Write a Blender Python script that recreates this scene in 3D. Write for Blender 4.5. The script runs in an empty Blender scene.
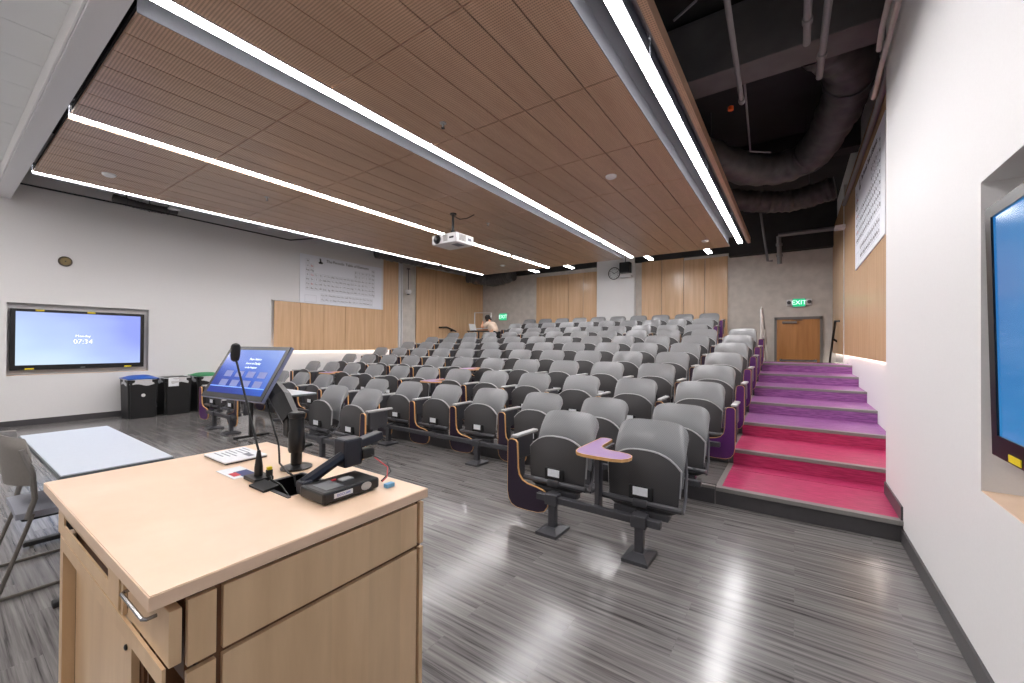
import bpy, bmesh, math, random
from mathutils import Vector, Matrix
random.seed(7)
S = bpy.context.scene
COL = S.collection
PI = math.pi

# ------------------------------------------------------------------ camera, world, exposure
cd = bpy.data.cameras.new('camera'); cam = bpy.data.objects.new('camera', cd); COL.objects.link(cam)
_yaw, _pit, _roll = 0.6058, 0.0066, 0.0068
_R = Vector((math.cos(_yaw), math.sin(_yaw), 0)); _D = Vector((-math.sin(_yaw), math.cos(_yaw), 0)); _U = Vector((0, 0, 1))
_D2 = _D*math.cos(_pit)+_U*math.sin(_pit); _U2 = _U*math.cos(_pit)-_D*math.sin(_pit)
_R3 = _R*math.cos(_roll)+_U2*math.sin(_roll); _U3 = _U2*math.cos(_roll)-_R*math.sin(_roll)
cam.matrix_world = Matrix(((_R3.x, _U3.x, -_D2.x, 0), (_R3.y, _U3.y, -_D2.y, 0), (_R3.z, _U3.z, -_D2.z, 1.4), (0, 0, 0, 1)))
cd.sensor_width = 36; cd.lens = 408.22/1024*36; cd.clip_start = 0.02
S.camera = cam
w = bpy.data.worlds.new('world'); S.world = w; w.use_nodes = True
w.node_tree.nodes['Background'].inputs[0].default_value = (0.5, 0.5, 0.52, 1)
w.node_tree.nodes['Background'].inputs[1].default_value = 0.05
S.view_settings.view_transform = 'Standard'; S.view_settings.look = 'None'
S.view_settings.gamma = 1; S.view_settings.use_curve_mapping = False
S.view_settings.exposure = 1.3
S.cycles.max_bounces = 8; S.cycles.diffuse_bounces = 5; S.cycles.glossy_bounces = 3
S.cycles.sample_clamp_indirect = 6
LAMP = 24.0        # radiance of the linear ceiling lamps
GLOW = 5.0         # hidden strips below the wall panelling
# ------------------------------------------------------------------ materials
def lin(c):
    return tuple(((v/255.)/12.92 if v/255. <= 0.04045 else ((v/255.+0.055)/1.055)**2.4) for v in c)
MATS = {}
def nm(name):
    m = bpy.data.materials.new(name); m.use_nodes = True; n = m.node_tree
    b = n.nodes['Principled BSDF']; return m, n, b
def plain(name, rgb, rough=0.5, metal=0.0, spec=0.5, bump=0.0, bscale=60, var=0.04):
    """solid colour with a slight procedural variation"""
    if name in MATS: return MATS[name]
    m, n, b = nm(name); c = lin(rgb)
    b.inputs['Roughness'].default_value = rough; b.inputs['Metallic'].default_value = metal
    b.inputs['Specular IOR Level'].default_value = spec
    tc = n.nodes.new('ShaderNodeTexCoord'); nz = n.nodes.new('ShaderNodeTexNoise')
    nz.inputs['Scale'].default_value = bscale; n.links.new(tc.outputs['Object'], nz.inputs['Vector'])
    r = n.nodes.new('ShaderNodeValToRGB'); n.links.new(nz.outputs['Fac'], r.inputs['Fac'])
    r.color_ramp.elements[0].position = .3; r.color_ramp.elements[1].position = .7
    r.color_ramp.elements[0].color = (*[x*(1-var) for x in c], 1); r.color_ramp.elements[1].color = (*[min(1, x*(1+var)) for x in c], 1)
    n.links.new(r.outputs['Color'], b.inputs['Base Color'])
    if bump:
        bp = n.nodes.new('ShaderNodeBump'); bp.inputs['Strength'].default_value = bump; bp.inputs['Distance'].default_value = .002
        n.links.new(nz.outputs['Fac'], bp.inputs['Height']); n.links.new(bp.outputs['Normal'], b.inputs['Normal'])
    MATS[name] = m; return m
def emit(name, rgb, s):
    if name in MATS: return MATS[name]
    m, n, b = nm(name)
    b.inputs['Base Color'].default_value = (*lin(rgb), 1); b.inputs['Emission Color'].default_value = (*lin(rgb), 1)
    b.inputs['Emission Strength'].default_value = s; MATS[name] = m; return m
def mth(n, op, a, b=None, c=None):
    x = n.nodes.new('ShaderNodeMath'); x.operation = op
    for i, v in enumerate((a, b, c)):
        if v is None: continue
        if isinstance(v, (int, float)): x.inputs[i].default_value = v
        else: n.links.new(v, x.inputs[i])
    return x.outputs[0]
def wood(name, c1, c2, stretch, rough=0.4, spec=.5, perf=None, board=None):
    """grain along the axis whose stretch is small"""
    m, n, b = nm(name); tc = n.nodes.new('ShaderNodeTexCoord')
    mp = n.nodes.new('ShaderNodeMapping'); mp.inputs['Scale'].default_value = stretch
    n.links.new(tc.outputs['Object'], mp.inputs['Vector'])
    nz = n.nodes.new('ShaderNodeTexNoise'); nz.inputs['Scale'].default_value = 1; nz.inputs['Detail'].default_value = 5; nz.inputs['Roughness'].default_value = .6
    n.links.new(mp.outputs[0], nz.inputs['Vector'])
    r = n.nodes.new('ShaderNodeValToRGB'); r.color_ramp.elements[0].position = .3; r.color_ramp.elements[1].position = .72
    r.color_ramp.elements[0].color = (*lin(c1), 1); r.color_ramp.elements[1].color = (*lin(c2), 1)
    n.links.new(nz.outputs['Fac'], r.inputs['Fac']); out = r.outputs['Color']
    sp = n.nodes.new('ShaderNodeSeparateXYZ'); n.links.new(tc.outputs['Object'], sp.inputs[0])
    if board:   # veneer leaves: (axis, width)
        v = mth(n, 'FLOOR', mth(n, 'DIVIDE', sp.outputs[board[0]], board[1]))
        wn = n.nodes.new('ShaderNodeTexWhiteNoise'); wn.noise_dimensions = '1D'; n.links.new(v, wn.inputs['W'])
        k = mth(n, 'MULTIPLY_ADD', wn.outputs['Value'], board[2], 1-board[2]/2)
        mx = n.nodes.new('ShaderNodeVectorMath'); mx.operation = 'SCALE'; n.links.new(out, mx.inputs[0]); n.links.new(k, mx.inputs['Scale']); out = mx.outputs[0]
    if perf:    # acoustic perforation: rows of slots
        a = mth(n, 'SINE', mth(n, 'MULTIPLY', sp.outputs[1], 2*PI/perf))
        a2 = mth(n, 'SINE', mth(n, 'MULTIPLY', sp.outputs[0], 2*PI/(perf*.8)))
        h = mth(n, 'MULTIPLY', mth(n, 'GREATER_THAN', a, .1), mth(n, 'GREATER_THAN', a2, -.6))
        k = mth(n, 'MULTIPLY_ADD', h, -.5, 1.0)
        mx = n.nodes.new('ShaderNodeVectorMath'); mx.operation = 'SCALE'; n.links.new(out, mx.inputs[0]); n.links.new(k, mx.inputs['Scale']); out = mx.outputs[0]
    n.links.new(out, b.inputs['Base Color']); b.inputs['Roughness'].default_value = rough; b.inputs['Specular IOR Level'].default_value = spec
    return m
def floor_mat():
    m, n, b = nm('floor_vinyl'); tc = n.nodes.new('ShaderNodeTexCoord'); sp = n.nodes.new('ShaderNodeSeparateXYZ'); n.links.new(tc.outputs['Object'], sp.inputs[0])
    bk = n.nodes.new('ShaderNodeTexBrick'); n.links.new(tc.outputs['Object'], bk.inputs['Vector'])
    bk.inputs['Scale'].default_value = 1; bk.inputs['Brick Width'].default_value = .92; bk.inputs['Row Height'].default_value = .16
    bk.inputs['Mortar Size'].default_value = .0012; bk.inputs['Color1'].default_value = (0, 0, 0, 1); bk.inputs['Color2'].default_value = (1, 1, 1, 1); bk.inputs['Mortar'].default_value = (.2, .2, .2, 1)
    bk.inputs['Bias'].default_value = 0
    mp = n.nodes.new('ShaderNodeMapping'); mp.inputs['Scale'].default_value = (1.3, 46, 1); n.links.new(tc.outputs['Object'], mp.inputs['Vector'])
    ad = n.nodes.new('ShaderNodeVectorMath'); ad.operation = 'MULTIPLY_ADD'; n.links.new(bk.outputs['Color'], ad.inputs[0]); ad.inputs[1].default_value = (7, 31, 3); n.links.new(mp.outputs[0], ad.inputs[2])
    nz = n.nodes.new('ShaderNodeTexNoise'); nz.inputs['Scale'].default_value = 1; nz.inputs['Detail'].default_value = 4; nz.inputs['Roughness'].default_value = .65; n.links.new(ad.outputs[0], nz.inputs['Vector'])
    r = n.nodes.new('ShaderNodeValToRGB'); cr = r.color_ramp
    cr.elements[0].position = .30; cr.elements[0].color = (*lin((58, 56, 55)), 1); cr.elements[1].position = .70; cr.elements[1].color = (*lin((140, 137, 135)), 1)
    e = cr.elements.new(.44); e.color = (*lin((106, 103, 102)), 1)
    n.links.new(nz.outputs['Fac'], r.inputs['Fac'])
    k = mth(n, 'MULTIPLY_ADD', bk.outputs['Color'], .12, .93)
    mx = n.nodes.new('ShaderNodeVectorMath'); mx.operation = 'SCALE'; n.links.new(r.outputs['Color'], mx.inputs[0]); n.links.new(k, mx.inputs['Scale'])
    n.links.new(mx.outputs[0], b.inputs['Base Color'])
    n2 = n.nodes.new('ShaderNodeTexNoise'); n2.inputs['Scale'].default_value = 1.6; n2.inputs['Detail'].default_value = 3; n.links.new(tc.outputs['Object'], n2.inputs['Vector'])
    n.links.new(mth(n, 'MULTIPLY_ADD', n2.outputs['Fac'], .18, .10), b.inputs['Roughness']); b.inputs['Specular IOR Level'].default_value = .55
    return m
def carpet(name, c1, c2):
    m, n, b = nm(name); tc = n.nodes.new('ShaderNodeTexCoord'); mp = n.nodes.new('ShaderNodeMapping'); mp.inputs['Scale'].default_value = (9, 120, 120); n.links.new(tc.outputs['Object'], mp.inputs['Vector'])
    nz = n.nodes.new('ShaderNodeTexNoise'); nz.inputs['Scale'].default_value = 1; nz.inputs['Detail'].default_value = 3; n.links.new(mp.outputs[0], nz.inputs['Vector'])
    r = n.nodes.new('ShaderNodeValToRGB'); r.color_ramp.elements[0].position = .3; r.color_ramp.elements[1].position = .7
    r.color_ramp.elements[0].color = (*lin(c1), 1); r.color_ramp.elements[1].color = (*lin(c2), 1); n.links.new(nz.outputs['Fac'], r.inputs['Fac'])
    n.links.new(r.outputs['Color'], b.inputs['Base Color']); b.inputs['Roughness'].default_value = .5; b.inputs['Specular IOR Level'].default_value = .5
    bp = n.nodes.new('ShaderNodeBump'); bp.inputs['Strength'].default_value = .4; bp.inputs['Distance'].default_value = .003; n.links.new(nz.outputs['Fac'], bp.inputs['Height']); n.links.new(bp.outputs['Normal'], b.inputs['Normal'])
    return m
def screen(name, ca, cb, cc, s, scale=1.2):
    """lit display: soft diagonal gradient of its own picture"""
    m, n, b = nm(name); tc = n.nodes.new('ShaderNodeTexCoord'); sp = n.nodes.new('ShaderNodeSeparateXYZ'); n.links.new(tc.outputs['Generated'], sp.inputs[0])
    nz = n.nodes.new('ShaderNodeTexNoise'); nz.inputs['Scale'].default_value = scale; n.links.new(tc.outputs['Generated'], nz.inputs['Vector'])
    f = mth(n, 'ADD', mth(n, 'MULTIPLY', mth(n, 'ADD', sp.outputs[0], sp.outputs[1]), .5), mth(n, 'MULTIPLY_ADD', nz.outputs['Fac'], .7, -.35))
    f2 = mth(n, 'MULTIPLY_ADD', sp.outputs[2], .35, mth(n, 'MULTIPLY', f, .7))
    r = n.nodes.new('ShaderNodeValToRGB'); n.links.new(f2, r.inputs['Fac']); e = r.color_ramp.elements
    e[0].position = .15; e[0].color = (*lin(ca), 1); e[1].position = .9; e[1].color = (*lin(cc), 1); q = e.new(.5); q.color = (*lin(cb), 1)
    b.inputs['Base Color'].default_value = (.01, .01, .01, 1); n.links.new(r.outputs['Color'], b.inputs['Emission Color']); b.inputs['Emission Strength'].default_value = s
    b.inputs['Roughness'].default_value = .15
    return m
def perf_plastic(name, rgb, rough):
    """moulded seat plastic with a grid of small dimples"""
    m, n, b = nm(name); tc = n.nodes.new('ShaderNodeTexCoord'); sp = n.nodes.new('ShaderNodeSeparateXYZ'); n.links.new(tc.outputs['Object'], sp.inputs[0])
    a = mth(n, 'SINE', mth(n, 'MULTIPLY', sp.outputs[0], 2*PI/.016)); c = mth(n, 'SINE', mth(n, 'MULTIPLY', sp.outputs[2], 2*PI/.016))
    h = mth(n, 'GREATER_THAN', mth(n, 'MULTIPLY', a, c), .35)
    k = mth(n, 'MULTIPLY_ADD', h, -.22, 1.0); cl = n.nodes.new('ShaderNodeRGB'); cl.outputs[0].default_value = (*lin(rgb), 1)
    mx = n.nodes.new('ShaderNodeVectorMath'); mx.operation = 'SCALE'; n.links.new(cl.outputs[0], mx.inputs[0]); n.links.new(k, mx.inputs['Scale'])
    n.links.new(mx.outputs[0], b.inputs['Base Color']); b.inputs['Roughness'].default_value = rough
    return m
M = dict(
    wall=plain('wall_paint', (228, 227, 227), .55, bump=.1, bscale=90, var=.012, spec=.35),
    concrete=plain('concrete', (202, 196, 189), .7, bump=.3, bscale=5, var=.09),
    black_paint=plain('plenum_paint', (44, 42, 42), .8, bscale=3, var=.2),
    slab=plain('plenum_slab', (40, 39, 40), .9, bscale=2, var=.2),
    grey_beam=plain('plenum_beam', (98, 95, 96), .8, bscale=4, var=.12),
    soffit=plain('soffit_paint', (222, 221, 222), .5, var=.01),
    tile=plain('ceiling_tile', (236, 238, 238), .7, bump=.2, bscale=200, var=.02),
    base=plain('rubber_base', (70, 68, 70), .4, var=.05, bscale=20),
    nosing=plain('grey_nosing', (128, 125, 122), .45),
    wallwood=wood('panel_wood', (206, 168, 130), (224, 188, 150), (14, 14, .8), .24, board=None),
    ceilwood=wood('ceiling_wood', (190, 154, 126), (208, 172, 144), (9, 1.0, 9), .33, perf=.022, board=(0, .315, .10)),
    maple=wood('maple', (226, 194, 164), (242, 214, 188), (2.2, 2.2, 2.2), .28),
    mapleface=wood('maple_face', (212, 178, 138), (230, 198, 158), (10, 10, 1.2), .35, board=(1, .13, .10)),
    mapleshade=wood('maple_gap_shade', (96, 62, 36), (112, 74, 46), (10, 10, 1.2), .5),  # maple darkened in colour so gaps and insides read as shade
    door=wood('door_wood', (176, 118, 62), (200, 140, 80), (12, 12, .9), .3),
    seatback=perf_plastic('seat_back_plastic', (134, 135, 137), .28),
    seatpan=perf_plastic('seat_pan_plastic', (66, 65, 66), .45),
    rim=plain('seat_rim', (170, 171, 172), .35),
    metal=plain('grey_metal', (74, 74, 78), .38, .3), bracket=plain('bracket_metal', (104, 104, 108), .38, .4),
    lightmetal=plain('light_metal', (206, 204, 200), .4, .0),
    purple=plain('purple_laminate', (80, 30, 96), .35, var=.12, bscale=200),
    lilac=plain('lit_purple_laminate', (142, 108, 158), .4, var=.10, bscale=260),  # same purple laminate, bright light put into the colour for open tablets
    shadetab=plain('shaded_purple_laminate', (38, 24, 44), .4, var=.12, bscale=200),  # same purple laminate again, shade put into the colour for folded tablets
    edge=plain('maple_edge', (214, 164, 106), .45),
    black=plain('black_plastic', (11, 11, 13), .35), blackm=plain('black_matt', (18, 18, 20), .6),
    navy=plain('navy_plastic', (18, 22, 36), .4), white=plain('white_plastic', (225, 225, 226), .4),
    paper=plain('paper', (225, 228, 232), .7), grey=plain('grey_plastic', (120, 116, 112), .5),
    tabletop=plain('table_laminate', (196, 204, 214), .3, var=.02), tableedge=plain('table_edge', (88, 96, 98), .5),
    blue=plain('blue_lid', (30, 92, 190), .4), green=plain('green_lid', (20, 140, 80), .4),
    bag=plain('bin_liner', (196, 196, 198), .35, bump=1, bscale=30), binblack=plain('bin_plastic', (20, 20, 21), .5),
    chairback=plain('chair_shell', (128, 123, 118), .45), cushion=plain('chair_cushion', (150, 152, 162), .8, bump=.4, bscale=300),  # cushion grey has a blue reflection mixed into its colour
    chrome=plain('steel', (150, 150, 152), .25, .9), steel=plain('satin_steel', (120, 114, 108), .35, .7),
    yellow=plain('yellow_sticker', (235, 210, 30), .5), orange=plain('orange_cap', (230, 90, 20), .5),
    duct=plain('duct_wrap', (70, 68, 68), .5, bump=1, bscale=9, var=.25), foil=plain('foil', (190, 190, 190), .3, .8),
    pipe=plain('pipe_grey', (128, 126, 128), .45, .2), conduit=plain('conduit_white', (205, 198, 192), .5),
    brass=plain('brass_grille', (120, 105, 70), .4, .5), skin=plain('skin', (205, 150, 118), .6), hair=plain('hair', (26, 22, 22), .6),
    cloth=plain('cream_cloth', (222, 200, 180), .85), darkcloth=plain('dark_cloth', (30, 30, 34), .9),
    lamp=emit('lamp_diffuser', (252, 249, 250), LAMP), glow=emit('led_strip', (255, 246, 236), GLOW),
    ink=plain('ink', (30, 30, 36), .6), redink=plain('red_ink', (190, 50, 60), .6), greyink=plain('grey_ink', (120, 124, 135), .6), cellink=plain('cell_ink', (176, 180, 192), .6),
    poster=plain('poster_paper', (236, 239, 247), .45, var=.01), exitgreen=emit('exit_green', (20, 190, 130), .36),
    magenta=carpet('magenta_carpet', (152, 28, 76), (196, 56, 108)), violet=carpet('violet_carpet', (112, 58, 120), (168, 104, 170)),
    hood=plain('lamp_housing', (84, 85, 90), .55),
)
M['floor'] = floor_mat()
# ------------------------------------------------------------------ mesh helpers
class MB:
    def __init__(s): s.b = bmesh.new()
    def box(s, x0, x1, y0, y1, z0, z1, mtx=None, bev=0):
        r = bmesh.ops.create_cube(s.b, size=1)
        T = Matrix.Translation(((x0+x1)/2, (y0+y1)/2, (z0+z1)/2)) @ Matrix.Diagonal((abs(x1-x0), abs(y1-y0), abs(z1-z0), 1))
        if mtx is not None: T = mtx @ T
        bmesh.ops.transform(s.b, matrix=T, verts=r['verts'])
        if bev:
            es = list({e for v in r['verts'] for e in v.link_edges})
            bmesh.ops.bevel(s.b, geom=es, offset=bev, segments=2, affect='EDGES', profile=.5)
        return s
    def tube(s, pts, r, n=10, caps=True, close=False):
        pts = [Vector(p) for p in pts]; rr = r if isinstance(r, (list, tuple)) else [r]*len(pts)
        rings = []; up = Vector((0, 0, 1)); prev = None
        for i, p in enumerate(pts):
            a = pts[max(i-1, 0)]; c = pts[min(i+1, len(pts)-1)]; t = (c-a)
            t = t.normalized() if t.length > 1e-9 else Vector((0, 0, 1))
            if prev is None:
                u = t.cross(up if abs(t.z) < .9 else Vector((1, 0, 0))).normalized()
            else:
                u = (prev - t*prev.dot(t)).normalized()
            prev = u; v = t.cross(u)
            rings.append([s.b.verts.new(p + (u*math.cos(2*PI*k/n)+v*math.sin(2*PI*k/n))*rr[i]) for k in range(n)])
        for a, c in zip(rings, rings[1:]):
            for k in range(n): s.b.faces.new((a[k], a[(k+1) % n], c[(k+1) % n], c[k]))
        if caps:
            s.b.faces.new(rings[0][::-1]); s.b.faces.new(rings[-1])
        return s
    def lathe(s, prof, n=20, mtx=None):
        rings = []
        for r, z in prof:
            rings.append([s.b.verts.new(Vector((max(r, 1e-4)*math.cos(2*PI*k/n), max(r, 1e-4)*math.sin(2*PI*k/n), z))) for k in range(n)])
        for a, c in zip(rings, rings[1:]):
            for k in range(n): s.b.faces.new((a[k], a[(k+1) % n], c[(k+1) % n], c[k]))
        s.b.faces.new(rings[0][::-1]); s.b.faces.new(rings[-1])
        if mtx is not None: bmesh.ops.transform(s.b, matrix=mtx, verts=[v for g in rings for v in g])
        return s
    def prism(s, pts, t, mtx=None):
        """polygon in local xy, thickness along z"""
        a = [s.b.verts.new((x, y, 0)) for x, y in pts]; c = [s.b.verts.new((x, y, t)) for x, y in pts]
        s.b.faces.new(a[::-1]); s.b.faces.new(c); n = len(pts)
        for i in range(n): s.b.faces.new((a[i], a[(i+1) % n], c[(i+1) % n], c[i]))
        if mtx is not None: bmesh.ops.transform(s.b, matrix=mtx, verts=a+c)
        return s
    def band(s, pts, t, wd, mtx=None):
        """rim that follows a closed outline (local xy), as wide as wd outward"""
        n = len(pts); P2 = [Vector(p) for p in pts]; area = sum(P2[i].x*P2[(i+1) % n].y-P2[(i+1) % n].x*P2[i].y for i in range(n))
        sg = 1 if area > 0 else -1; out = []
        for i in range(n):
            d = (P2[(i+1) % n]-P2[i-1]).normalized(); out.append(P2[i]+Vector((d.y, -d.x))*sg*wd)
        L = [[s.b.verts.new((q.x, q.y, z)) for q in ring] for ring in (P2, out) for z in (-.001, t+.001)]
        for i in range(n):
            j = (i+1) % n
            for A, B in ((L[0], L[2]), (L[2], L[3]), (L[3], L[1]), (L[1], L[0])): s.b.faces.new((A[i], A[j], B[j], B[i]))
        if mtx is not None: bmesh.ops.transform(s.b, matrix=mtx, verts=[v for g in L for v in g])
        return s
    def shell(s, f, nu, nv, t):
        """thin shell from f(u,v)->Vector, thickness t along -normal"""
        g = [[Vector(f(i/nu, j/nv)) for j in range(nv+1)] for i in range(nu+1)]
        A = [[s.b.verts.new(p) for p in row] for row in g]; B = []
        for i in range(nu+1):
            row = []
            for j in range(nv+1):
                du = g[min(i+1, nu)][j]-g[max(i-1, 0)][j]; dv = g[i][min(j+1, nv)]-g[i][max(j-1, 0)]
                row.append(s.b.verts.new(g[i][j]-du.cross(dv).normalized()*t))
            B.append(row)
        for i in range(nu):
            for j in range(nv):
                s.b.faces.new((A[i][j], A[i+1][j], A[i+1][j+1], A[i][j+1])); s.b.faces.new((B[i][j], B[i][j+1], B[i+1][j+1], B[i+1][j]))
        for i in range(nu):
            s.b.faces.new((A[i][0], B[i][0], B[i+1][0], A[i+1][0])); s.b.faces.new((A[i][nv], A[i+1][nv], B[i+1][nv], B[i][nv]))
        for j in range(nv):
            s.b.faces.new((A[0][j], A[0][j+1], B[0][j+1], B[0][j])); s.b.faces.new((A[nu][j], B[nu][j], B[nu][j+1], A[nu][j+1]))
        return s
    def text(s, st, size, mtx, depth=.0015, align='CENTER'):
        if st in GLYPH:
            me = GLYPH[st].copy(); k_ = size/.1; me.transform(mtx @ Matrix.Diagonal((k_, k_, depth/.0015, 1))); s.b.from_mesh(me); bpy.data.meshes.remove(me); return s
        c = bpy.data.curves.new('t', 'FONT'); c.body = st; c.size = size; c.align_x = align; c.align_y = 'CENTER'; c.extrude = depth; c.resolution_u = 2
        o = bpy.data.objects.new('t', c); COL.objects.link(o); dg = bpy.context.evaluated_depsgraph_get(); dg.update()
        me = bpy.data.meshes.new_from_object(o.evaluated_get(dg)); me.transform(mtx); s.b.from_mesh(me)
        bpy.data.objects.remove(o); bpy.data.curves.remove(c); bpy.data.meshes.remove(me); return s
    def xf(s, mtx): bmesh.ops.transform(s.b, matrix=mtx, verts=s.b.verts[:]); return s
    def build(s, name, mat, parent=None, smooth=False):
        bmesh.ops.recalc_face_normals(s.b, faces=s.b.faces[:])
        me = bpy.data.meshes.new(name); s.b.to_mesh(me); s.b.free()
        me.materials.append(M[mat] if isinstance(mat, str) else mat)
        if smooth:
            for p in me.polygons: p.use_smooth = True
            try: me.set_sharp_from_angle(angle=math.radians(35))
            except Exception: pass
        o = bpy.data.objects.new(name, me); COL.objects.link(o)
        if parent is not None: o.parent = parent
        return o
def tag(o, label=None, cat=None, group=None, kind=None):
    if label: o['label'] = label
    if cat: o['category'] = cat
    if group: o['group'] = group
    if kind: o['kind'] = kind
    return o
def empty(name, loc=(0, 0, 0), rz=0, **k):
    o = bpy.data.objects.new(name, None); COL.objects.link(o); o.location = loc; o.rotation_euler = (0, 0, rz); o.empty_display_size = .1
    return tag(o, **k)
def struct(mb, name, mat, parent=None):
    o = mb.build(name, mat, parent)
    if parent is None: o['kind'] = 'structure'
    return o
def copy_tree(o, parent=None):
    c = o.copy(); COL.objects.link(c); c.parent = parent
    for ch in list(o.children): copy_tree(ch, c)
    return c
def B(*a, **k): return MB().box(*a, **k)

GLYPH = {}
EL = "H He Li Be B C N O F Ne Na Mg Al Si P S Cl Ar K Ca Sc Ti V Cr Mn Fe Co Ni Cu Zn Ga Ge As Se Br Kr Rb Sr Y Zr Nb Mo Tc Ru Rh Pd Ag Cd In Sn Sb Te I Xe Cs Ba La Hf Ta W Re Os Ir Pt Au Hg Tl Pb Bi Po At Rn Fr Ra Ac Rf Db Sg Bh Hs Mt Ds Rg Cn Nh Fl Mc Lv Ts Og".split()
LA = "Ce Pr Nd Pm Sm Eu Gd Tb Dy Ho Er Tm Yb Lu Th Pa U Np Pu Am Cm Bk Cf Es Fm Md No Lr".split()
for st in EL+LA+['Please Select a', 'Source to Display', 'on the Projector', 'Monday', '07:34', 'EXIT', 'DOCCAM', 'The Periodic Table of Elements']:
    if st not in GLYPH:
        q = MB().text(st, .1, Matrix.Identity(4), depth=.0015); me = bpy.data.meshes.new('glyph'); q.b.to_mesh(me); q.b.free(); GLYPH[st] = me
# ------------------------------------------------------------------ room shell
XL, XR, XW, YB = -10.44, 0.64, 0.84, 13.0
RISE, RUN, YN = 0.1515, 0.90, 4.007
struct(B(-10.9, 1.3, -3.2, 13.3, -.15, 0), 'floor', 'floor')
tz = {k: RISE*k for k in range(8)}; tz[8] = 1.25; tz[9] = 1.44
for k in range(1, 7):                      # seating tiers
    o = struct(B(XL, -.57, YN+RUN*(k-1), YN+RUN*k, 0, tz[k]), 'floor', 'floor')
struct(B(XL, -.57, YN+RUN*6, YN+RUN*7, 0, tz[7]), 'floor', 'floor')
struct(B(-8.1, -1.5, YN+RUN*7, YN+RUN*8, 0, tz[8]), 'floor', 'floor')
struct(B(-8.1, -1.5, YN+RUN*8, 12.5, 0, tz[9]), 'floor', 'floor')
struct(B(XL, -8.1, YN+RUN*7, 12.99, 0, tz[7]), 'floor', 'floor')
struct(B(-1.5, XW, YN+RUN*7, 10.9, 0, tz[7]), 'floor', 'floor')
for i in range(6): struct(B(-.9, XW, 10.9+i*.27, 10.9+(i+1)*.27, 0, tz[7]-RISE*(i+1)), 'floor', 'base')
# carpeted stair flight by the wall with the lit screen
for k in range(1, 8):
    y0 = YN+RUN*(k-1); xr = XR if k == 1 else XW
    y1 = y0+RUN if k < 7 else y0+RUN*1.1
    if k == 1:
        struct(B(-.57, XR, y0, YN+.685, 0, RISE-.012), 'floor', 'base'); struct(B(-.57, XW, YN+.685, y1, 0, RISE-.012), 'floor', 'base')
    else: struct(B(-.57, XW, y0, y1, 0, tz[k]-.012), 'floor', 'base')
    cm = 'magenta' if k <= 2 else 'violet'
    st = empty('stair_step', (0, 0, 0), kind='structure')
    m = MB(); m.box(-.53, XR-.012 if k == 1 else XW, y0+.05, YN+.68 if k == 1 else y1, tz[k]-.012, tz[k])
    if k == 1: m.box(-.53, XW, YN+.69, y1, tz[k]-.012, tz[k])
    m.build('tread', cm, st)
    if k > 1: B(-.53, XW if k > 2 else XW, y0-.012, y0-.001, tz[k-1], tz[k]-.03).build('riser', 'magenta' if k <= 3 else 'violet', st)
    B(-.57, xr, y0-.02, y0+.05, tz[k]-.03, tz[k]+.004, bev=.003).build('nosing', 'nosing', st)
    B(-.575, -.53, y0+.05, y1, tz[k]-.012, tz[k]+.003).build('edge_strip', 'nosing', st)
for k in range(1, 8):                      # grey nosings along the seating tiers
    struct(B(XL, -.58, YN+RUN*(k-1)-.008, YN+RUN*(k-1)+.04, tz[k]-.02, tz[k]+.003), 'trim_1', 'nosing')
    struct(B(XL, -.58, YN+RUN*(k-1)-.006, YN+RUN*(k-1)-.001, tz[k-1], tz[k]-.02), 'trim_1', 'base')
# right wall, near part with the screen recess
r0, r1, rz0, rz1 = .68, 2.52, .80, 2.09
m = MB(); T = 5.0
m.box(XR, 1.1, -3.2, r0, 0, T).box(XR, 1.1, r1, 4.68, 0, T).box(XR, 1.1, r0, r1, 0, rz0).box(XR, 1.1, r0, r1, rz1, T).box(XR+.17, 1.1, r0, r1, rz0, rz1)
struct(m, 'wall_right', 'wall')
struct(B(XR+.002, XR+.17, r0, r1, rz0, rz0+.004), 'trim_2', 'maple')
struct(B(XW, 1.1, 4.68, YB, 0, T), 'wall_right', 'wall')
struct(B(XR-.012, XR, -3.2, YN-.01, 0, .10), 'baseboard_right', 'base')
struct(B(XR-.012, XR, YN, 4.68, RISE, RISE+.10), 'baseboard_right', 'base')
# left wall with recess
l0, l1, lz0, lz1 = .77, 2.53, .83, 2.025
m = MB()
m.box(-10.9, XL, -3.2, l0, 0, T).box(-10.9, XL, l1, 4.80, 0, T).box(-10.9, XL, l0, l1, 0, lz0).box(-10.9, XL, l0, l1, lz1, T).box(-10.9, XL-.14, l0, l1, lz0, lz1)
struct(m, 'wall_left', 'wall')
struct(B(XL-.14, XL-.001, l0, l1, lz0, lz0+.004), 'trim_3', 'maple')
struct(B(-10.9, XL-.10, 4.80, YB, 0, T), 'wall_left', 'wall')
struct(B(XL, XL+.012, -3.2, YN, 0, .10), 'baseboard_left', 'base')
# left wall panels (each board separate), upper white board and hidden strip
for i in range(5): struct(B(XL-.03, XL, 4.88+i*.64, 4.88+(i+1)*.64-.008, 1.20, 2.43, bev=.002), 'trim_4', 'wallwood')
struct(B(XL-.03, XL, 8.08, 8.66, 1.20, 4.2, bev=.002), 'trim_4', 'wallwood')
struct(B(XL-.10, XL-.005, 4.80, 8.08, 2.44, 4.6), 'wall_left', 'wall')
struct(B(XL-.10, XL+.02, 8.68, 8.735, 1.0, 4.4), 'trim_5', 'white')
struct(B(XL-.10, XL+.02, 8.80, 8.83, 1.0, 4.4), 'trim_5', 'white')
struct(B(XL-.10, XL+.0, 8.83, 9.36, 0, 4.9), 'wall_left', 'concrete')
for i in range(4): struct(B(XL-.03, XL, 9.42+i*.89, 9.42+(i+1)*.89-.008, 1.20, 4.0, bev=.002), 'trim_4', 'wallwood')
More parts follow.
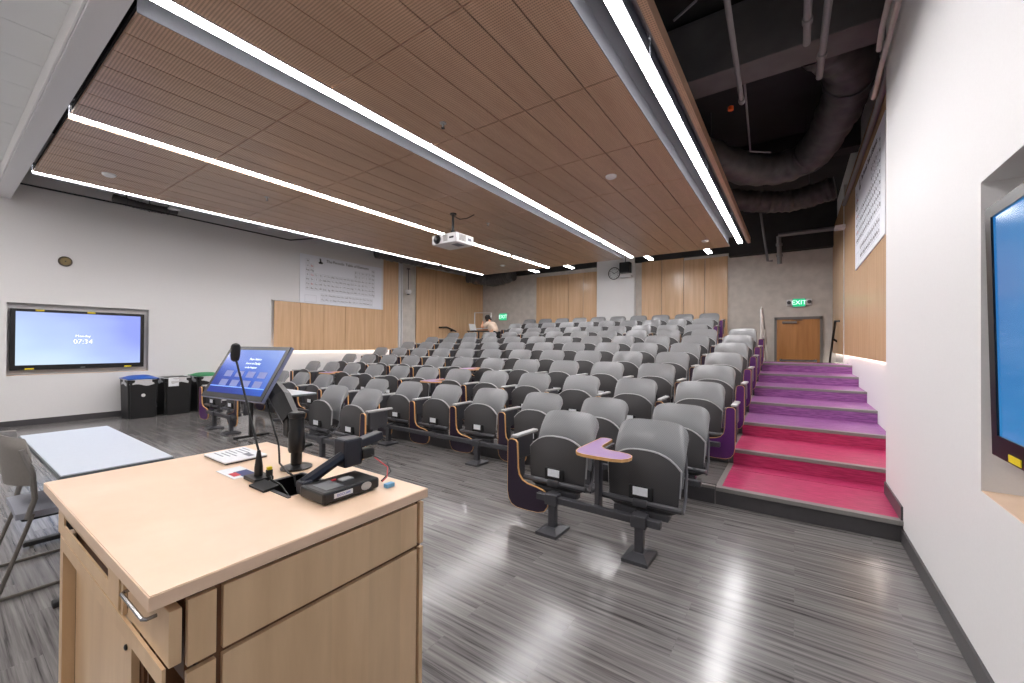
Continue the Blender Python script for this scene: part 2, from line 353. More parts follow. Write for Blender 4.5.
# right wall panels
for i in range(7):
    y0 = 4.72+i*.755; struct(B(XW-.065, XW-.045, y0, y0+.747, 1.24, 4.3, bev=.002), 'trim_6', 'wallwood')
struct(B(XW-.075, XW, 10.02, 10.07, .9, 4.5), 'trim_7', 'lightmetal')
for i in range(3): struct(B(XW-.065, XW-.045, 10.09+i*.96, 10.09+(i+1)*.96-.008, 1.24, 4.3, bev=.002), 'trim_6', 'wallwood')
# back wall
m = MB(); dx0, dx1, dz = -.44, .57, 2.16
m.box(-10.9, dx0, YB, 13.3, 0, T).box(dx1, 1.3, YB, 13.3, 0, T).box(dx0, dx1, YB, 13.3, dz, T)
struct(m, 'wall_back', 'concrete')
for a in ((-7.888, -7.231), (-7.225, -6.567), (-6.56, -6.01), (-6.0, -5.48)): struct(B(a[0]+.004, a[1]-.004, YB-.05, YB-.02, 1.3, 3.88, bev=.002), 'trim_8', 'wallwood')
for i, a in enumerate(((-3.993, -3.376), (-3.37, -2.736), (-2.73, -2.158), (-2.15, -1.56))): struct(B(a[0]+.004, a[1]-.004, YB-.05, YB-.02, 1.3, 4.1 if i < 2 else 3.94, bev=.002), 'trim_8', 'wallwood')
struct(B(-5.46, -4.19, YB-.14, YB-.0, 1.2, 4.6), 'wall_back', 'wall')
struct(B(-10.9, 1.3, -3.4, -3.2, 0, T), 'wall_front', 'wall')
struct(B(-10.9, 1.3, -3.4, 13.3, 4.95, 5.1), 'ceiling', 'slab')
struct(B(-10.4, XW, 12.88, YB-.001, 4.02, 4.94), 'trim_11', 'black_paint'); struct(B(-1.50, XW, 12.62, 12.87, 3.86, 4.94), 'trim_11', 'black_paint')
# front lowered white ceiling with its soffit
m = MB()
for i in range(19):
    x0 = XL+.0+i*.6; m.box(x0, min(x0+.594, XR), -3.2, .62, 3.90, 3.93)
struct(m, 'ceiling', 'tile')
struct(B(XL, XR, .62, .79, 3.70, 3.98), 'ceiling', 'soffit')
struct(B(XL, XR, .60, .62, 3.72, 3.90, bev=.006), 'trim_9', 'wall')
# wooden ceiling bands: planks with open joints
YS = [.83, 2.075, 3.36, 4.645, 5.93, 7.21, 8.5, 9.78, 10.64]
def band(x0, x1, n):
    m = MB(); dx = (x1-x0)/n
    for i in range(n):
        for a, b in zip(YS, YS[1:]): m.box(x0+i*dx+.005, x0+(i+1)*dx-.005, a+.006, b-.006, 3.70, 3.73)
    struct(m, 'ceiling', 'ceilwood'); struct(B(x0+.01, x1-.01, YS[0], YS[-1]-.01, 3.735, 3.76), 'ceiling', 'blackm')
band(-3.445, -1.24, 7); band(-6.03, -3.78, 7); band(-8.5, -6.17, 7)
struct(B(-.865, -.81, .83, 10.43, 3.68, 3.80), 'trim_10', 'ceilwood')
# slots with lamp troughs
struct(B(-1.24, -.865, .83, 10.43, 3.86, 3.88), 'ceiling', 'hood'); struct(B(-1.244, -1.238, .83, 10.43, 3.699, 3.86), 'ceiling', 'hood'); struct(B(-.885, -.865, .83, 10.43, 3.69, 3.86), 'ceiling', 'hood')
struct(B(-3.785, -3.44, .83, 10.64, 3.86, 3.88), 'ceiling', 'hood'); struct(B(-3.784, -3.778, .83, 10.64, 3.699, 3.86), 'ceiling', 'hood'); struct(B(-3.443, -3.435, .83, 10.64, 3.735, 3.86), 'ceiling', 'hood')
struct(B(-6.17, -6.03, .83, 10.64, 3.86, 3.88), 'ceiling', 'hood')
# ------------------------------------------------------------------ lamps
ORD = ['first', 'second', 'third', 'fourth', 'fifth', 'sixth', 'seventh', 'eighth', 'ninth', 'tenth', 'eleventh', 'twelfth']
def linear_lamp(xc, y0, y1, wd, label, group='linear ceiling lamps in the wood ceiling slots', z=3.715, drop=True):
    r = empty('linear_ceiling_lamp', (xc, (y0+y1)/2, z), label=label, cat='ceiling light', group=group); L = (y1-y0)/2; dz_ = -.018 if drop else .004
    m = MB().box(-wd/2-.006, -wd/2, -L, L, 0 if drop else -.02, .10).box(wd/2, wd/2+.006, -L, L, 0, .10).box(-wd/2-.006, wd/2+.006, -L, L, .09, .12)
    m.build('housing', 'hood', r); B(-wd/2+.002, wd/2-.002, -L+.004, L-.004, dz_, .02, bev=.004).build('diffuser', 'lamp', r)
rows = {'right slot beside the open dark ceiling': (-1.01, [(.83, 3.29), (3.31, 5.90), (5.92, 8.52), (8.56, 10.42)], .09),
        'wide slot above the lecture floor aisle': (-3.53, [(.83, 3.345), (3.36, 5.93), (5.94, 8.53), (8.68, 10.6)], .08),
        'narrow slot behind the projector': (-6.10, [(.83, 3.36), (3.37, 5.93), (5.94, 8.67), (8.85, 10.7)], .07),
        'outer slot by the poster wall': (-8.57, [(.83, 3.36), (3.37, 5.93), (5.94, 8.63), (8.76, 10.65)], .062)}
for nme, (xc, L, wd) in rows.items():
    for i, (a, b) in enumerate(L): linear_lamp(xc, a, b, wd, z=3.715, drop=(xc > -8), label= f'long white lamp in the {nme}, {ORD[i]} from the front')
for x, t in ((-1.76, 'above the right wood panels'), (-3.2, 'just right of the white column'), (-5.55, 'just left of the white column'), (-6.79, 'farthest along the left wood panels')):
    linear_lamp(x, 10.72, 11.25, .10, f'short lamp past the ceiling edge, {t}', 'short lamps past the ceiling edge', z=3.73)
def strip(x, y0, y1, z, label):
    tag(B(x-.012, x+.012, y0, y1, z, z+.012).build('led_strip_light', 'glow'), label, 'strip light', 'glowing strips under the wall panels')
strip(XL-.055, 4.9, 8.6, 1.205, 'glowing strip under the wood panels of the periodic table poster wall')
strip(XL-.055, 9.45, 12.9, 1.205, 'glowing strip under the far wood panels past the grey pilaster')
strip(XW-.022, 4.75, 12.9, 1.245, 'glowing strip under the wood panels beside the stairs')
# ceiling lamps over the front of the room, above and behind the lectern
for i, (x, y, t) in enumerate(((-8.4, -1.2, 'above the bins end'), (-5.2, -1.2, 'above the training table'), (-2.0, -1.2, 'above the lectern'))):
    r = empty('recessed_panel_lamp', (x, y, 3.875), label=f'square white ceiling lamp in the tiled ceiling, {t}', cat='ceiling light', group='square lamps in the tiled ceiling')
    MB().box(-.6, .6, -.3, -.285, 0, .024).box(-.6, .6, .285, .3, 0, .024).box(-.6, -.585, -.285, .285, 0, .024).box(.585, .6, -.285, .285, 0, .024).build('frame', 'white', r)
    B(-.585, .585, -.285, .285, .008, .02).build('diffuser', M['lamp2'] if 'lamp2' in M else emit('panel_diffuser', (255, 250, 248), 11), r)
# ------------------------------------------------------------------ fixed seats
def seat_proto():
    r = empty('auditorium_seat')
    # backrest: curved moulded shell, upper corners rounded
    def fb(u, v):
        a = math.sin(PI/2*(2*u-1)); z1 = .842-.105*(1-(1-abs(a)**5)**.42); z = .42+(z1-.42)*v
        hw = .236+.016*min(1, v*1.6)
        return (a*hw, .318-.020*v+.125*v**3-.062*a*a*(1-.3*v), z)
    MB().shell(fb, 20, 12, .012).build('backrest', 'seatback', r, True)
    # folded seat pan
    def pan(off, grow):
        def f(u, v):
            a = 2*u-1; hw = .248+grow
            zt = .668+grow-.105*abs(a)**2.8; zb = .262-grow*.3+.03*abs(a)**6
            z = zb+(zt-zb)*v
            return (a*hw*(1-.06*(1-v)), .125+.025*(1-v)+off-.03*(1-a*a)*math.sin(PI*v)+.03*v, z)
        return f
    p = MB().shell(pan(0, 0), 14, 8, -.012).build('seat_pan', 'seatpan', r, True)
    m = MB()
    pts = []
    f = pan(.003, .003)
    for i in range(5): pts.append(f(0, .35+.65*i/4))
    for i in range(1, 15): pts.append(f(i/14, 1))
    for i in range(1, 5): pts.append(f(1, 1-.65*i/4))
    m.tube(pts, .0075, 6); m.build('rim', 'rim', p, True)
    B(-.05, .05, .088, .094, .375, .43).build('number_plate', 'paper', p)
    B(-.085, .08, .096, .13, .30, .435, bev=.01).build('hinge_cover', 'blackm', p)
    m = MB().tube([(-.27, .10, .325), (.27, .10, .325)], .021, 10); m.box(-.05, .05, .075, .12, .30, .35, bev=.006)
    m.box(-.20, .18, .12, .20, .22, .27, bev=.01); m.box(-.03, .03, .046, .16, .225, .26, bev=.005)
    m.build('hinge_bar', 'metal', r, True)
    for s in (-1, 1):
        MB().tube([(s*.245, .10, .325), (s*.258, .17, .29), (s*.260, .24, .36), (s*.254, .30, .52), (s*.242, .325, .64)], [.012, .013, .011, .010, .008], 8).build('back_bracket', 'bracket', r, True)
    return r
TAB = [(0, .02), (.015, .004), (.04, 0), (.07, .004), (.086, .02), (.092, .12), (.096, .22), (.108, .275), (.14, .315), (.19, .335), (.27, .345), (.335, .36), (.368, .39), (.378, .43), (.372, .475), (.345, .515), (.29, .535), (.18, .54), (.09, .538), (.04, .52), (.012, .48), (0, .42)]
def add_station(r, side=-1, x=None, tab='folded', face='shadetab', hw=.03):
    """armrest, its upright and a boot-shaped writing tablet hanging in front of it"""
    x = side*.365 if x is None else x
    if tab == 'folded' or tab is None:
        MB().box(x-hw, x+hw, .08, .42, .628, .652, bev=.010).build('armrest', 'rim', r, True)
        MB().box(x-.022, x+.022, .11, .35, .44, .63, bev=.012).box(x-.018, x+.018, .15, .22, .26, .52, bev=.004).build('arm_upright', 'metal', r)
    else:
        MB().box(x+.042, x+.078, .034, .10, .23, .625, bev=.004).box(x-.02, x+.07, .03, .36, .622, .642, bev=.006).build('arm_upright', 'metal', r)
    if tab == 'folded':
        T = Matrix.Translation((x-.040, .052, .622)) @ Matrix.Rotation(-PI/2, 4, 'X')
        pts = [(u, v) for u, v in TAB]
        if side > 0: T = Matrix.Translation((x+.01, .052, .622)) @ Matrix.Rotation(-PI/2, 4, 'X'); pts = [(-u*.92, v*.97) for u, v in TAB]
        T = T @ Matrix.Rotation(PI, 4, 'X') @ Matrix.Scale(-1, 4, (0, 1, 0)) if False else T
        t = MB().prism([(u, v) for u, v in pts], .018, T).build('writing_tablet', face, r)
        MB().band(pts, .018, .0035, T).build('edge_band', 'edge', t)
    elif tab == 'open':
        T = Matrix.Translation((x-.045, .38, .645)) ; pts = [(u, -v) for u, v in TAB]
        t = MB().prism(pts, .018, T).build('writing_tablet', 'lilac', r); MB().band(pts, .018, .006, T).build('edge_band', 'edge', t)
    return r
base = seat_proto(); STOCK = {}
def stock(kind):
    if kind not in STOCK:
        c = copy_tree(base)
        if kind == 'right': add_station(c, -1)                         # arm on the sitter's right
        if kind == 'pink': add_station(c, -1, face='purple')
        if kind == 'open': add_station(c, -1, x=-.35, tab='open')
        if kind == 'aisle': add_station(c, -1); add_station(c, 1, face='purple')
        if kind == 'narrow': add_station(c, -1, x=-.319, hw=.022)
        if kind == 'narrowend': add_station(c, -1, x=-.319, hw=.022); add_station(c, 1, face='purple')
        if kind == 'leftarm': add_station(c, 1, face='shadetab')
        if kind == 'endleft': add_station(c, -1, tab=None)
        STOCK[kind] = [c, False]
    return STOCK[kind]
def place_seat(x, y, z, kind, label, group, rz=0):
    st = stock(kind)
    if not st[1]: o = st[0]; st[1] = True
    else: o = copy_tree(st[0])
    o.location = (x, y, z); o.rotation_euler = (0, 0, rz + random.uniform(-.012, .012)); tag(o, label, 'auditorium seat', group); return o
def beam(x0, x1, y, z, feet, label):
    r = empty('seat_rail', ((x0+x1)/2, y, z), label=label, cat='seat rail', group='steel rails that carry the fixed seats'); h = (x1-x0)/2; xc = (x0+x1)/2
    B(-h, h, -.026, .026, .222, .270, bev=.005).build('crossbar', 'metal', r)
    for f in feet:
        m = MB().box(f-xc-.028, f-xc+.028, -.025, .025, .03, .215, bev=.004)
        bb = m.b; v1 = [bb.verts.new((f-xc+a*.085, b*.11, 0)) for a, b in ((-1, -1), (1, -1), (1, 1), (-1, 1))]; v2 = [bb.verts.new((f-xc+a*.085, b*.11, .022)) for a, b in ((-1, -1), (1, -1), (1, 1), (-1, 1))]; v3 = [bb.verts.new((f-xc+a*.04, b*.04, .045)) for a, b in ((-1, -1), (1, -1), (1, 1), (-1, 1))]
        bb.faces.new(v1[::-1]); bb.faces.new(v3)
        for A, C2 in ((v1, v2), (v2, v3)):
            for i in range(4): bb.faces.new((A[i], A[(i+1) % 4], C2[(i+1) % 4], C2[i]))
        m.build('pedestal', 'metal', r)
        MB().box(f-xc-.05, f-xc+.05, -.042, .042, .205, .285, bev=.006).build('clamp', 'metal', r)
PG = 'fold-up seats of the raked rows'
# pairs on the flat floor in front of the rows
place_seat(-1.535, 2.70, 0, 'right', 'front pair seat with a dark folded tablet, left of the open lit purple tablet', 'front pairs of seats')
place_seat(-.865, 2.70, 0, 'open', 'front pair seat beside the open lit purple writing tablet, closest to the stairs', 'front pairs of seats')
beam(-1.62, -.70, 2.70, 0, (-1.487, -.838), 'short steel rail with two feet under the pair of seats nearest the stairs')
place_seat(-4.93, 2.72, 0, 'none', 'front pair seat behind the desk, next to the table with a pale top', 'front pairs of seats')
place_seat(-4.25, 2.72, 0, 'leftarm', 'front pair seat behind the document camera, the one nearer the aisle gap', 'front pairs of seats')
beam(-5.1, -4.0, 2.72, 0, (-4.62,), 'short steel rail under the middle pair of front seats behind the lectern')
place_seat(-8.12, 2.70, 0, 'pink', 'front pair seat by the rubbish bins, showing its purple folded tablet', 'front pairs of seats')
place_seat(-7.40, 2.70, 0, 'leftarm', 'front pair seat behind the tilted touch monitor, near the bins', 'front pairs of seats')
beam(-8.0, -6.95, 2.70, 0, (-7.72, -7.09), 'short steel rail with two feet near the rubbish bins')
ROWN = ['first full row on the floor', 'first raised row', 'second raised row', 'third raised row', 'fourth raised row', 'fifth raised row', 'sixth raised row', 'third row from the back', 'row before the last', 'last row at the back']
for k in range(10):
    if k == 0: xs = [-.886-.7475*j for j in range(11)]
    elif k <= 6: xs = [-.868-.722*j for j in range(12)]
    else: xs = [-1.915-.64*j for j in range(9 if k == 7 else 10)]
    y = 3.70+RUN*k; z = tz[k] if k else 0
    n = len(xs)
    for j, x in enumerate(xs):
        kind = 'right' if j else ('aisle' if k else 'right')
        if (k, j) in ((1, 5), (2, 5), (1, 9)): kind = 'open'
        if k > 6: kind = 'narrow' if j else 'narrowend'
        end = 'the stair end' if j < (n+1)//2 else 'the wall end'
        num = ORD[j] if j < (n+1)//2 else ORD[n-1-j]
        lab = f'fold-up grey seat in the {ROWN[k]}, {num} from {end}'
        place_seat(x, y, z, kind, lab, PG)
    feet = [xs[0]+.05]+[x+.03 for x in xs[1::2]] if k else [x-.02 for x in (xs[3]+.10, xs[1], xs[5], xs[7], xs[9])]
    beam(xs[-1]-.25, xs[0]+.25, y, z, feet, f'long steel rail under the {ROWN[k]}')
for o in [q for q in bpy.data.objects if q.parent is None and q.name.startswith('auditorium_seat') and 'label' not in q]:
    dead = [q for q in bpy.data.objects if q is o or q.parent is o or (q.parent and q.parent.parent is o)]
    for q in sorted(dead, key=lambda q: 0 if q.parent and q.parent is not o else 1): bpy.data.objects.remove(q)
# ------------------------------------------------------------------ lectern
ZT = .86
L = empty('lectern', (-1.74, .70, 0), rz=.007, label='wide maple lectern cabinet with a pale wood top, in front of the seats', cat='lectern')
def LB(x0, x1, y0, y1, z0, z1, bev=0): return MB().box(x0+1.74, x1+1.74, y0-.70, y1-.70, z0, z1, bev=bev)
m = MB()                                  # top with an opening for cables
tx0, tx1, ty0, ty1 = -2.355+1.74, -1.126+1.74, .275-.70, 1.075-.70
wx0, wx1, wy0, wy1 = -1.665+1.74, -1.455+1.74, .735-.70, .895-.70
for a in ((tx0, wx0, ty0, ty1), (wx1, tx1, ty0, ty1), (wx0, wx1, ty0, wy0), (wx0, wx1, wy1, ty1)): m.box(*a, ZT-.033, ZT)
bmesh.ops.remove_doubles(m.b, verts=m.b.verts[:], dist=1e-5)
m.build('tabletop', 'maple', L)
MB().box(tx0-.003, tx1+.003, ty0-.003, ty0, ZT-.032, ZT-.002).box(tx1, tx1+.003, ty0, ty1, ZT-.032, ZT-.002).box(tx0-.003, tx0, ty0, ty1, ZT-.032, ZT-.002).box(tx0, tx1, ty1, ty1+.003, ZT-.032, ZT-.002).build('edging', 'maple', L)
w_ = MB().box(wx0, wx1, wy0, wy0+.004, ZT-.09, ZT+.001).box(wx0, wx1, wy1-.004, wy1, ZT-.09, ZT+.001).box(wx0, wx0+.004, wy0, wy1, ZT-.09, ZT+.001).box(wx1-.004, wx1, wy0, wy1, ZT-.09, ZT+.001).box(wx0, wx1, wy0, wy1, ZT-.094, ZT-.09)
wl = w_.build('cable_well', 'black', L)
MB().box(wx0-.012, wx1+.012, wy0-.012, wy0, ZT, ZT+.003).box(wx0-.012, wx0, wy0, wy1, ZT, ZT+.003).box(wx0-.012, wx1+.012, wy1, wy1+.01, ZT, ZT+.003).build('frame', 'metal', wl)
B(wx0-.012, wx0+.10, wy0-.035, wy0+.02, ZT+.003, ZT+.012, mtx=Matrix.Translation((wx0, wy0, ZT)) @ Matrix.Rotation(.12, 4, 'X') @ Matrix.Translation((-wx0, -wy0, -ZT))).build('flap', 'blackm', wl)
fy = .316; fa = .300                                 # plane of the working side
MB().box(-2.31+1.74, -1.145+1.74, .365-.70, 1.062-.70, .06, .60).box(-2.31+1.74, -2.0+1.74, .37-.70, 1.06-.70, .6, .82).box(-1.70+1.74, -1.68+1.74, .37-.70, 1.06-.7, .6, .82).box(-2.31+1.74, -1.15+1.74, 1.0-.7, 1.06-.7, .6, .82).box(-1.16+1.74, -1.145+1.74, .37-.7, 1.06-.7, .6, .82).build('carcass', 'mapleshade', L) if False else None
c = MB()
c.box(-2.275+1.74, -2.255+1.74, .342-.7, 1.065-.7, .0, .822)           # far side
c.box(-1.165+1.74, -1.150+1.74, .37-.7, 1.06-.7, .05, .822)          # near side backing
c.box(-2.255+1.74, -1.165+1.74, 1.045-.7, 1.06-.7, .05, .822)         # back
c.box(-2.255+1.74, -1.165+1.74, .37-.7, 1.045-.7, .05, .07)           # bottom
c.box(-2.255+1.74, -1.165+1.74, .37-.7, 1.045-.7, .615, .63)          # shelf under the drawers
c.box(-1.47+1.74, -1.455+1.74, .37-.7, 1.045-.7, .63, .822); c.box(-1.53+1.74, -1.518+1.74, .36-.7, 1.045-.7, .07, .615)
c.build('carcass', 'mapleshade', L)
# slotted apron, rail, stile
m = MB(); a0, a1 = -2.270, -1.475
m.box(a0+1.74, a1+1.74, fa-.7, fa+.005-.7, .764, .826).box(a0+1.74, a1+1.74, fa-.7, fa+.005-.7, .688, .732)
m.box(a0+1.74, -2.17+1.74, fa-.7, fa+.005-.7, .732, .764).box(-1.58+1.74, a1+1.74, fa-.7, fa+.005-.7, .732, .764)
m.build('slotted_apron', 'mapleface', L)
LB(-2.25, -1.15, fa+.003, fa+.010, .630, .674).build('rail', 'mapleface', L)
MB().box(-2.26+1.74, -1.16+1.74, fa+.046-.7, fa+.050-.7, .62, .82).build('slot_shade_board', 'mapleshade', L)  # dark sheet added so the slot and grooves look shaded
LB(-1.470, -1.452, fa+.004, fa+.012, .680, .826).build('stile', 'mapleface', L)
d = LB(-1.446, -1.140, fy-.004, fy+.020, .675, .800, bev=.002).build('drawer', 'mapleface', L)
MB().tube([(-1.40+1.74, fy-.704, .765), (-1.40+1.74, fy-.722, .765), (-1.392+1.74, fy-.728, .765), (-1.228+1.74, fy-.728, .765), (-1.22+1.74, fy-.722, .765), (-1.22+1.74, fy-.704, .765)], .0045, 8).build('handle', 'chrome', d, True)
LB(-2.275, -2.225, fa+.006, fa+.04, 0, .680).build('stile', 'mapleface', L)
dr = LB(-2.22, -1.53, fa+.040, fa+.058, .05, .622).build('door', 'mapleface', L)
MB().lathe([(.008, 0), (.008, .004), (.004, .006)], 12, Matrix.Translation((-1.575+1.74, fa+.040-.7, .525)) @ Matrix.Rotation(PI/2, 4, 'X')).build('lock', 'black', dr)
for x in (-1.515, -1.47, -1.41): LB(x, x+.012, .36, 1.0, .07, .61).build('divider', 'mapleshade', L)
LB(-1.40, -1.19, .45, .85, .08, .50, bev=.01).build('equipment_box', 'blackm', L)
# side facing the aisle: three pairs of faces with reveal joints
for a, b in ((.345, .402), (.416, 1.035), (1.048, 1.066)):
    LB(-1.152, -1.136, a, b, .660, .812, bev=.0015).build('side_panel', 'mapleface', L)
    LB(-1.152, -1.136, a, b, .05, .646, bev=.0015).build('side_panel', 'mapleface', L)
LB(-2.25, -1.15, .365, 1.04, 0, .05).build('plinth', 'mapleshade', L)
# ------------------------------------------------------------------ things on the lectern
def tilt(p, e, u): # frame with x=e, y=u, z=normal
    e = Vector(e).normalized(); u = Vector(u).normalized(); n = e.cross(u); return Matrix(((e.x, u.x, n.x, p[0]), (e.y, u.y, n.y, p[1]), (e.z, u.z, n.z, p[2]), (0, 0, 0, 1)))
a = .136; t = 1.048
e = Vector((math.cos(a), math.sin(a), 0)); nn = Vector((-math.sin(a), math.cos(a), 0)); u = Vector((0, 0, 1))*math.sin(t)+nn*math.cos(t)
mc = Vector((0, 0, 1.4))+(Vector((-2.333, .95, 1.248))-Vector((0, 0, 1.4)))*.94
TM = tilt(mc, e, u)
mon = empty('touch_monitor', mc, label='tilted touch monitor with a blue menu screen on a black swivel post', cat='monitor')
TL = Matrix.Translation(-mc) @ TM
W2, H2 = .245, .142
MB().box(-W2, W2, -H2, H2, -.018, -.002, mtx=TL, bev=.003).build('casing', plain('monitor_casing', (120, 128, 160), .3), mon)
MB().box(-W2+.002, W2-.002, -H2+.002, H2-.002, -.002, .001, mtx=TL).build('bezel', 'black', mon)
MB().box(-.07, .07, -.07, .07, -.05, -.018, mtx=TL).build('bracket_plate', 'black', mon)
sc = B(-W2+.026, W2-.026, -H2+.026, H2-.022, .001, .002, mtx=TL).build('display', screen('menu_screen', (24, 50, 150), (46, 96, 205), (130, 158, 228), .42), mon)
wt = emit('screen_text', (225, 235, 255), .42)
m = MB()
for st, yy, sz in (('Please Select a', .068, .016), ('Source to Display', .045, .016), ('on the Projector', .023, .014)): m.text(st, sz, TL @ Matrix.Translation((.03, yy, .0028)), depth=.0003)
m.build('menu_text', wt, sc)
ic = MB()
for r_ in range(2):
    for q in range(4): ic.box(-.15+q*.09, -.09+q*.09, -.03-r_*.048, .002-r_*.048, .002, .0032, mtx=TL)
ic.build('menu_button', emit('icon', (96, 104, 150), .38), sc)
MB().box(-W2+.03, W2-.03, -.084, -.080, .002, .003, mtx=TL).build('menu_line', emit('icon2', (120, 160, 240), .4), sc)
p = empty('swivel_post', (-1.765, .922, ZT+.0015), label='black swivel post that carries the tilted touch monitor', cat='monitor arm')
MB().lathe([(.062, 0), (.062, .006), (.045, .012), (.03, .014), (.024, .016)], 28).build('base_plate', 'black', p, True)
MB().lathe([(.022, .0), (.022, .20)], 24).build('column', 'black', p, True)
MB().lathe([(.030, .07), (.033, .08), (.033, .15), (.030, .16), (.030, .215), (.033, .218), (.033, .235), (.026, .24)], 24).build('collar', 'black', p, True)
tp = Vector((-.012, -.0, .20)); mp_ = Vector(mc)+TM.to_3x3() @ Vector((.13, -.02, -.055))-Vector((-1.765, .922, ZT))
am = MB(); dv = (mp_-tp); am.tube([tp+Vector((-.03, 0, 0)), tp+dv*.5, mp_], [.038, .046, .036], 8); am.build('arm', 'black', p)
MB().box(-.06, -.02, -.03, .03, .13, .21, bev=.006).build('pivot', 'black', p)
MB().tube([mp_+Vector((.02, -.03, -.03)), tp+dv*.5+Vector((.0, -.05, -.06)), Vector((-.05, -.05, .10)), Vector((-.02, -.06, .03)), Vector((.06, -.065, .006)), Vector((.12, -.07, .004)), Vector((.14, -.075, -.03))], .004, 6).build('cable', 'black', p, True)
# gooseneck microphone
g = empty('gooseneck_microphone', (-1.732, .757, ZT+.0015), label='black gooseneck microphone on a square foot, bent in front of the monitor', cat='microphone')
MB().box(-.05, .05, -.035, .035, 0, .016, bev=.004).build('foot', 'black', g)
top = Vector((-1.952+1.732, 0, 1.345-ZT))
MB().lathe([(.016, .016), (.015, .05), (.011, .08), (.006, .115)], 14).build('stem', 'black', g, True)
pts = [Vector((0, 0, .11))]
for i in range(1, 15):
    q = i/14; pts.append(Vector((-.005-.215*q**1.15-.02*math.sin(PI*q), 0, .11+.365*q+.02*math.sin(PI*q))))
pts[-1] = top+Vector((.0, 0, -.02))
MB().tube(pts, .0045, 8).build('gooseneck', 'black', g, True)
MB().lathe([(.008, -.028), (.015, -.022), (.018, .0), (.018, .035), (.014, .045), (.004, .05)], 16, Matrix.Translation(top+Vector((-.002, 0, 0))) @ Matrix.Rotation(.12, 4, 'Y')).build('windscreen', 'blackm', g, True)
# document camera
dc = empty('document_camera', (-1.34, .86, ZT+.0015), label='black folded document camera with a raised arm, at the aisle corner of the lectern', cat='document camera')
db = MB().box(-.078, .072, -.108, .112, .003, .042, bev=.008).build('base', 'black', dc)
MB().box(-.040, .05, -.085, -.02, .042, .0435).build('control_panel', plain('panel_grey', (96, 98, 102), .4), db)
MB().box(-.02, .012, .00, .045, .042, .047, bev=.001).build('key', 'rim', db); MB().box(-.030, -.022, -.02, -.004, .042, .047).build('key', 'redink', db)
MB().box(.072, .0732, -.07, .00, .016, .032).build('label', 'paper', db)
MB().text('DOCCAM', .011, Matrix.Translation((.0735, -.035, .024)) @ Matrix.Rotation(PI/2, 4, 'Z') @ Matrix.Rotation(PI/2, 4, 'X'), depth=.0003).build('label_text', 'blue', db)
MB().lathe([(.014, 0), (.014, .0015)], 20, Matrix.Translation((.072, .055, .025)) @ Matrix.Rotation(PI/2, 4, 'Y') @ Matrix.Scale(1.5, 4, (0, 1, 0))).build('badge', 'rim', db)
ar = MB().tube([(-.10, -.085, .035), (-.102, .10, .112)], [.022, .020], 8); ar.box(-.12, -.07, -.10, -.06, .002, .05, bev=.008); ar.build('arm', 'navy', dc)
hd = MB().box(-.155, -.075, .065, .145, .055, .165, bev=.01).build('camera_head', 'navy', dc)
MB().box(-.13, -.08, .14, .25, .118, .152, mtx=Matrix.Translation((0, .14, .13)) @ Matrix.Rotation(.16, 4, 'X') @ Matrix.Translation((0, -.14, -.13)), bev=.006).build('lamp_arm', 'navy', dc)
MB().box(-.12, -.07, .14, .20, .075, .112, bev=.008).build('lens', 'black', hd)
MB().tube([(-.06, .17, .09), (-.0, .20, .07), (.05, .18, .04), (.06, .13, .02)], .003, 6).build('cable', 'black', dc, True)
MB().tube([(-.05, .18, .08), (.02, .19, .05), (.066, .15, .03), (.07, .125, .02)], .002, 6).build('cable', 'redink', dc, True)
tag(B(-1.262, -1.240, .985, 1.02, ZT+.001, ZT+.016, bev=.002).build('usb_stick', plain('pale_blue', (110, 170, 210), .4)), 'small pale blue plug lying behind the document camera base', 'plug')
# plug with a yellow tip standing out of the cable well
hp = empty('video_cable', (-1.625, .765, ZT+.0015), label='black video cable with a yellow plug sticking out of the lectern cable well', cat='cable')
MB().tube([(.06, .03, -.05), (.03, .01, .0), (.0, -.01, .02), (-.012, -.01, .036)], .004, 6).build('cord', 'black', hp, True)
MB().box(-.024, -.008, -.02, 0, .03, .056, bev=.002).build('plug', 'blackm', hp); MB().box(-.022, -.010, -.018, -.002, .056, .066).build('plug_tip', 'yellow', hp)
# printed box and leaflet
pb = empty('card_box', (-2.165, .845, ZT+.001), label='flat white card box with printed lines on the lectern top', cat='box')
MB().box(-.118, .118, -.085, .085, 0, .006).build('base', 'black', pb); li = MB().box(-.12, .12, -.087, .087, .006, .012, bev=.001).build('lid', 'paper', pb)
m = MB()
for i in range(7): m.box(-.10+.012*(i % 3), -.02+.010*((i*5) % 7), .066-.02*i, .071-.02*i, .012, .0126)
m.box(.02, .09, .02, .045, .012, .0126); m.build('print', 'greyink', li)
lf = empty('leaflet', (-1.895, .745, ZT+.0015), label='small colourful leaflet lying between the white box and the microphone', cat='leaflet')
MB().box(-.085, .085, -.045, .045, 0, .0015).build('sheet', 'paper', lf)
MB().box(-.01, .08, -.01, .04, .0015, .0022).build('printed_block', plain('navy_ink', (40, 50, 110), .5), lf); MB().box(.0, .055, -.032, -.006, .0015, .0024).build('printed_block', 'redink', lf)
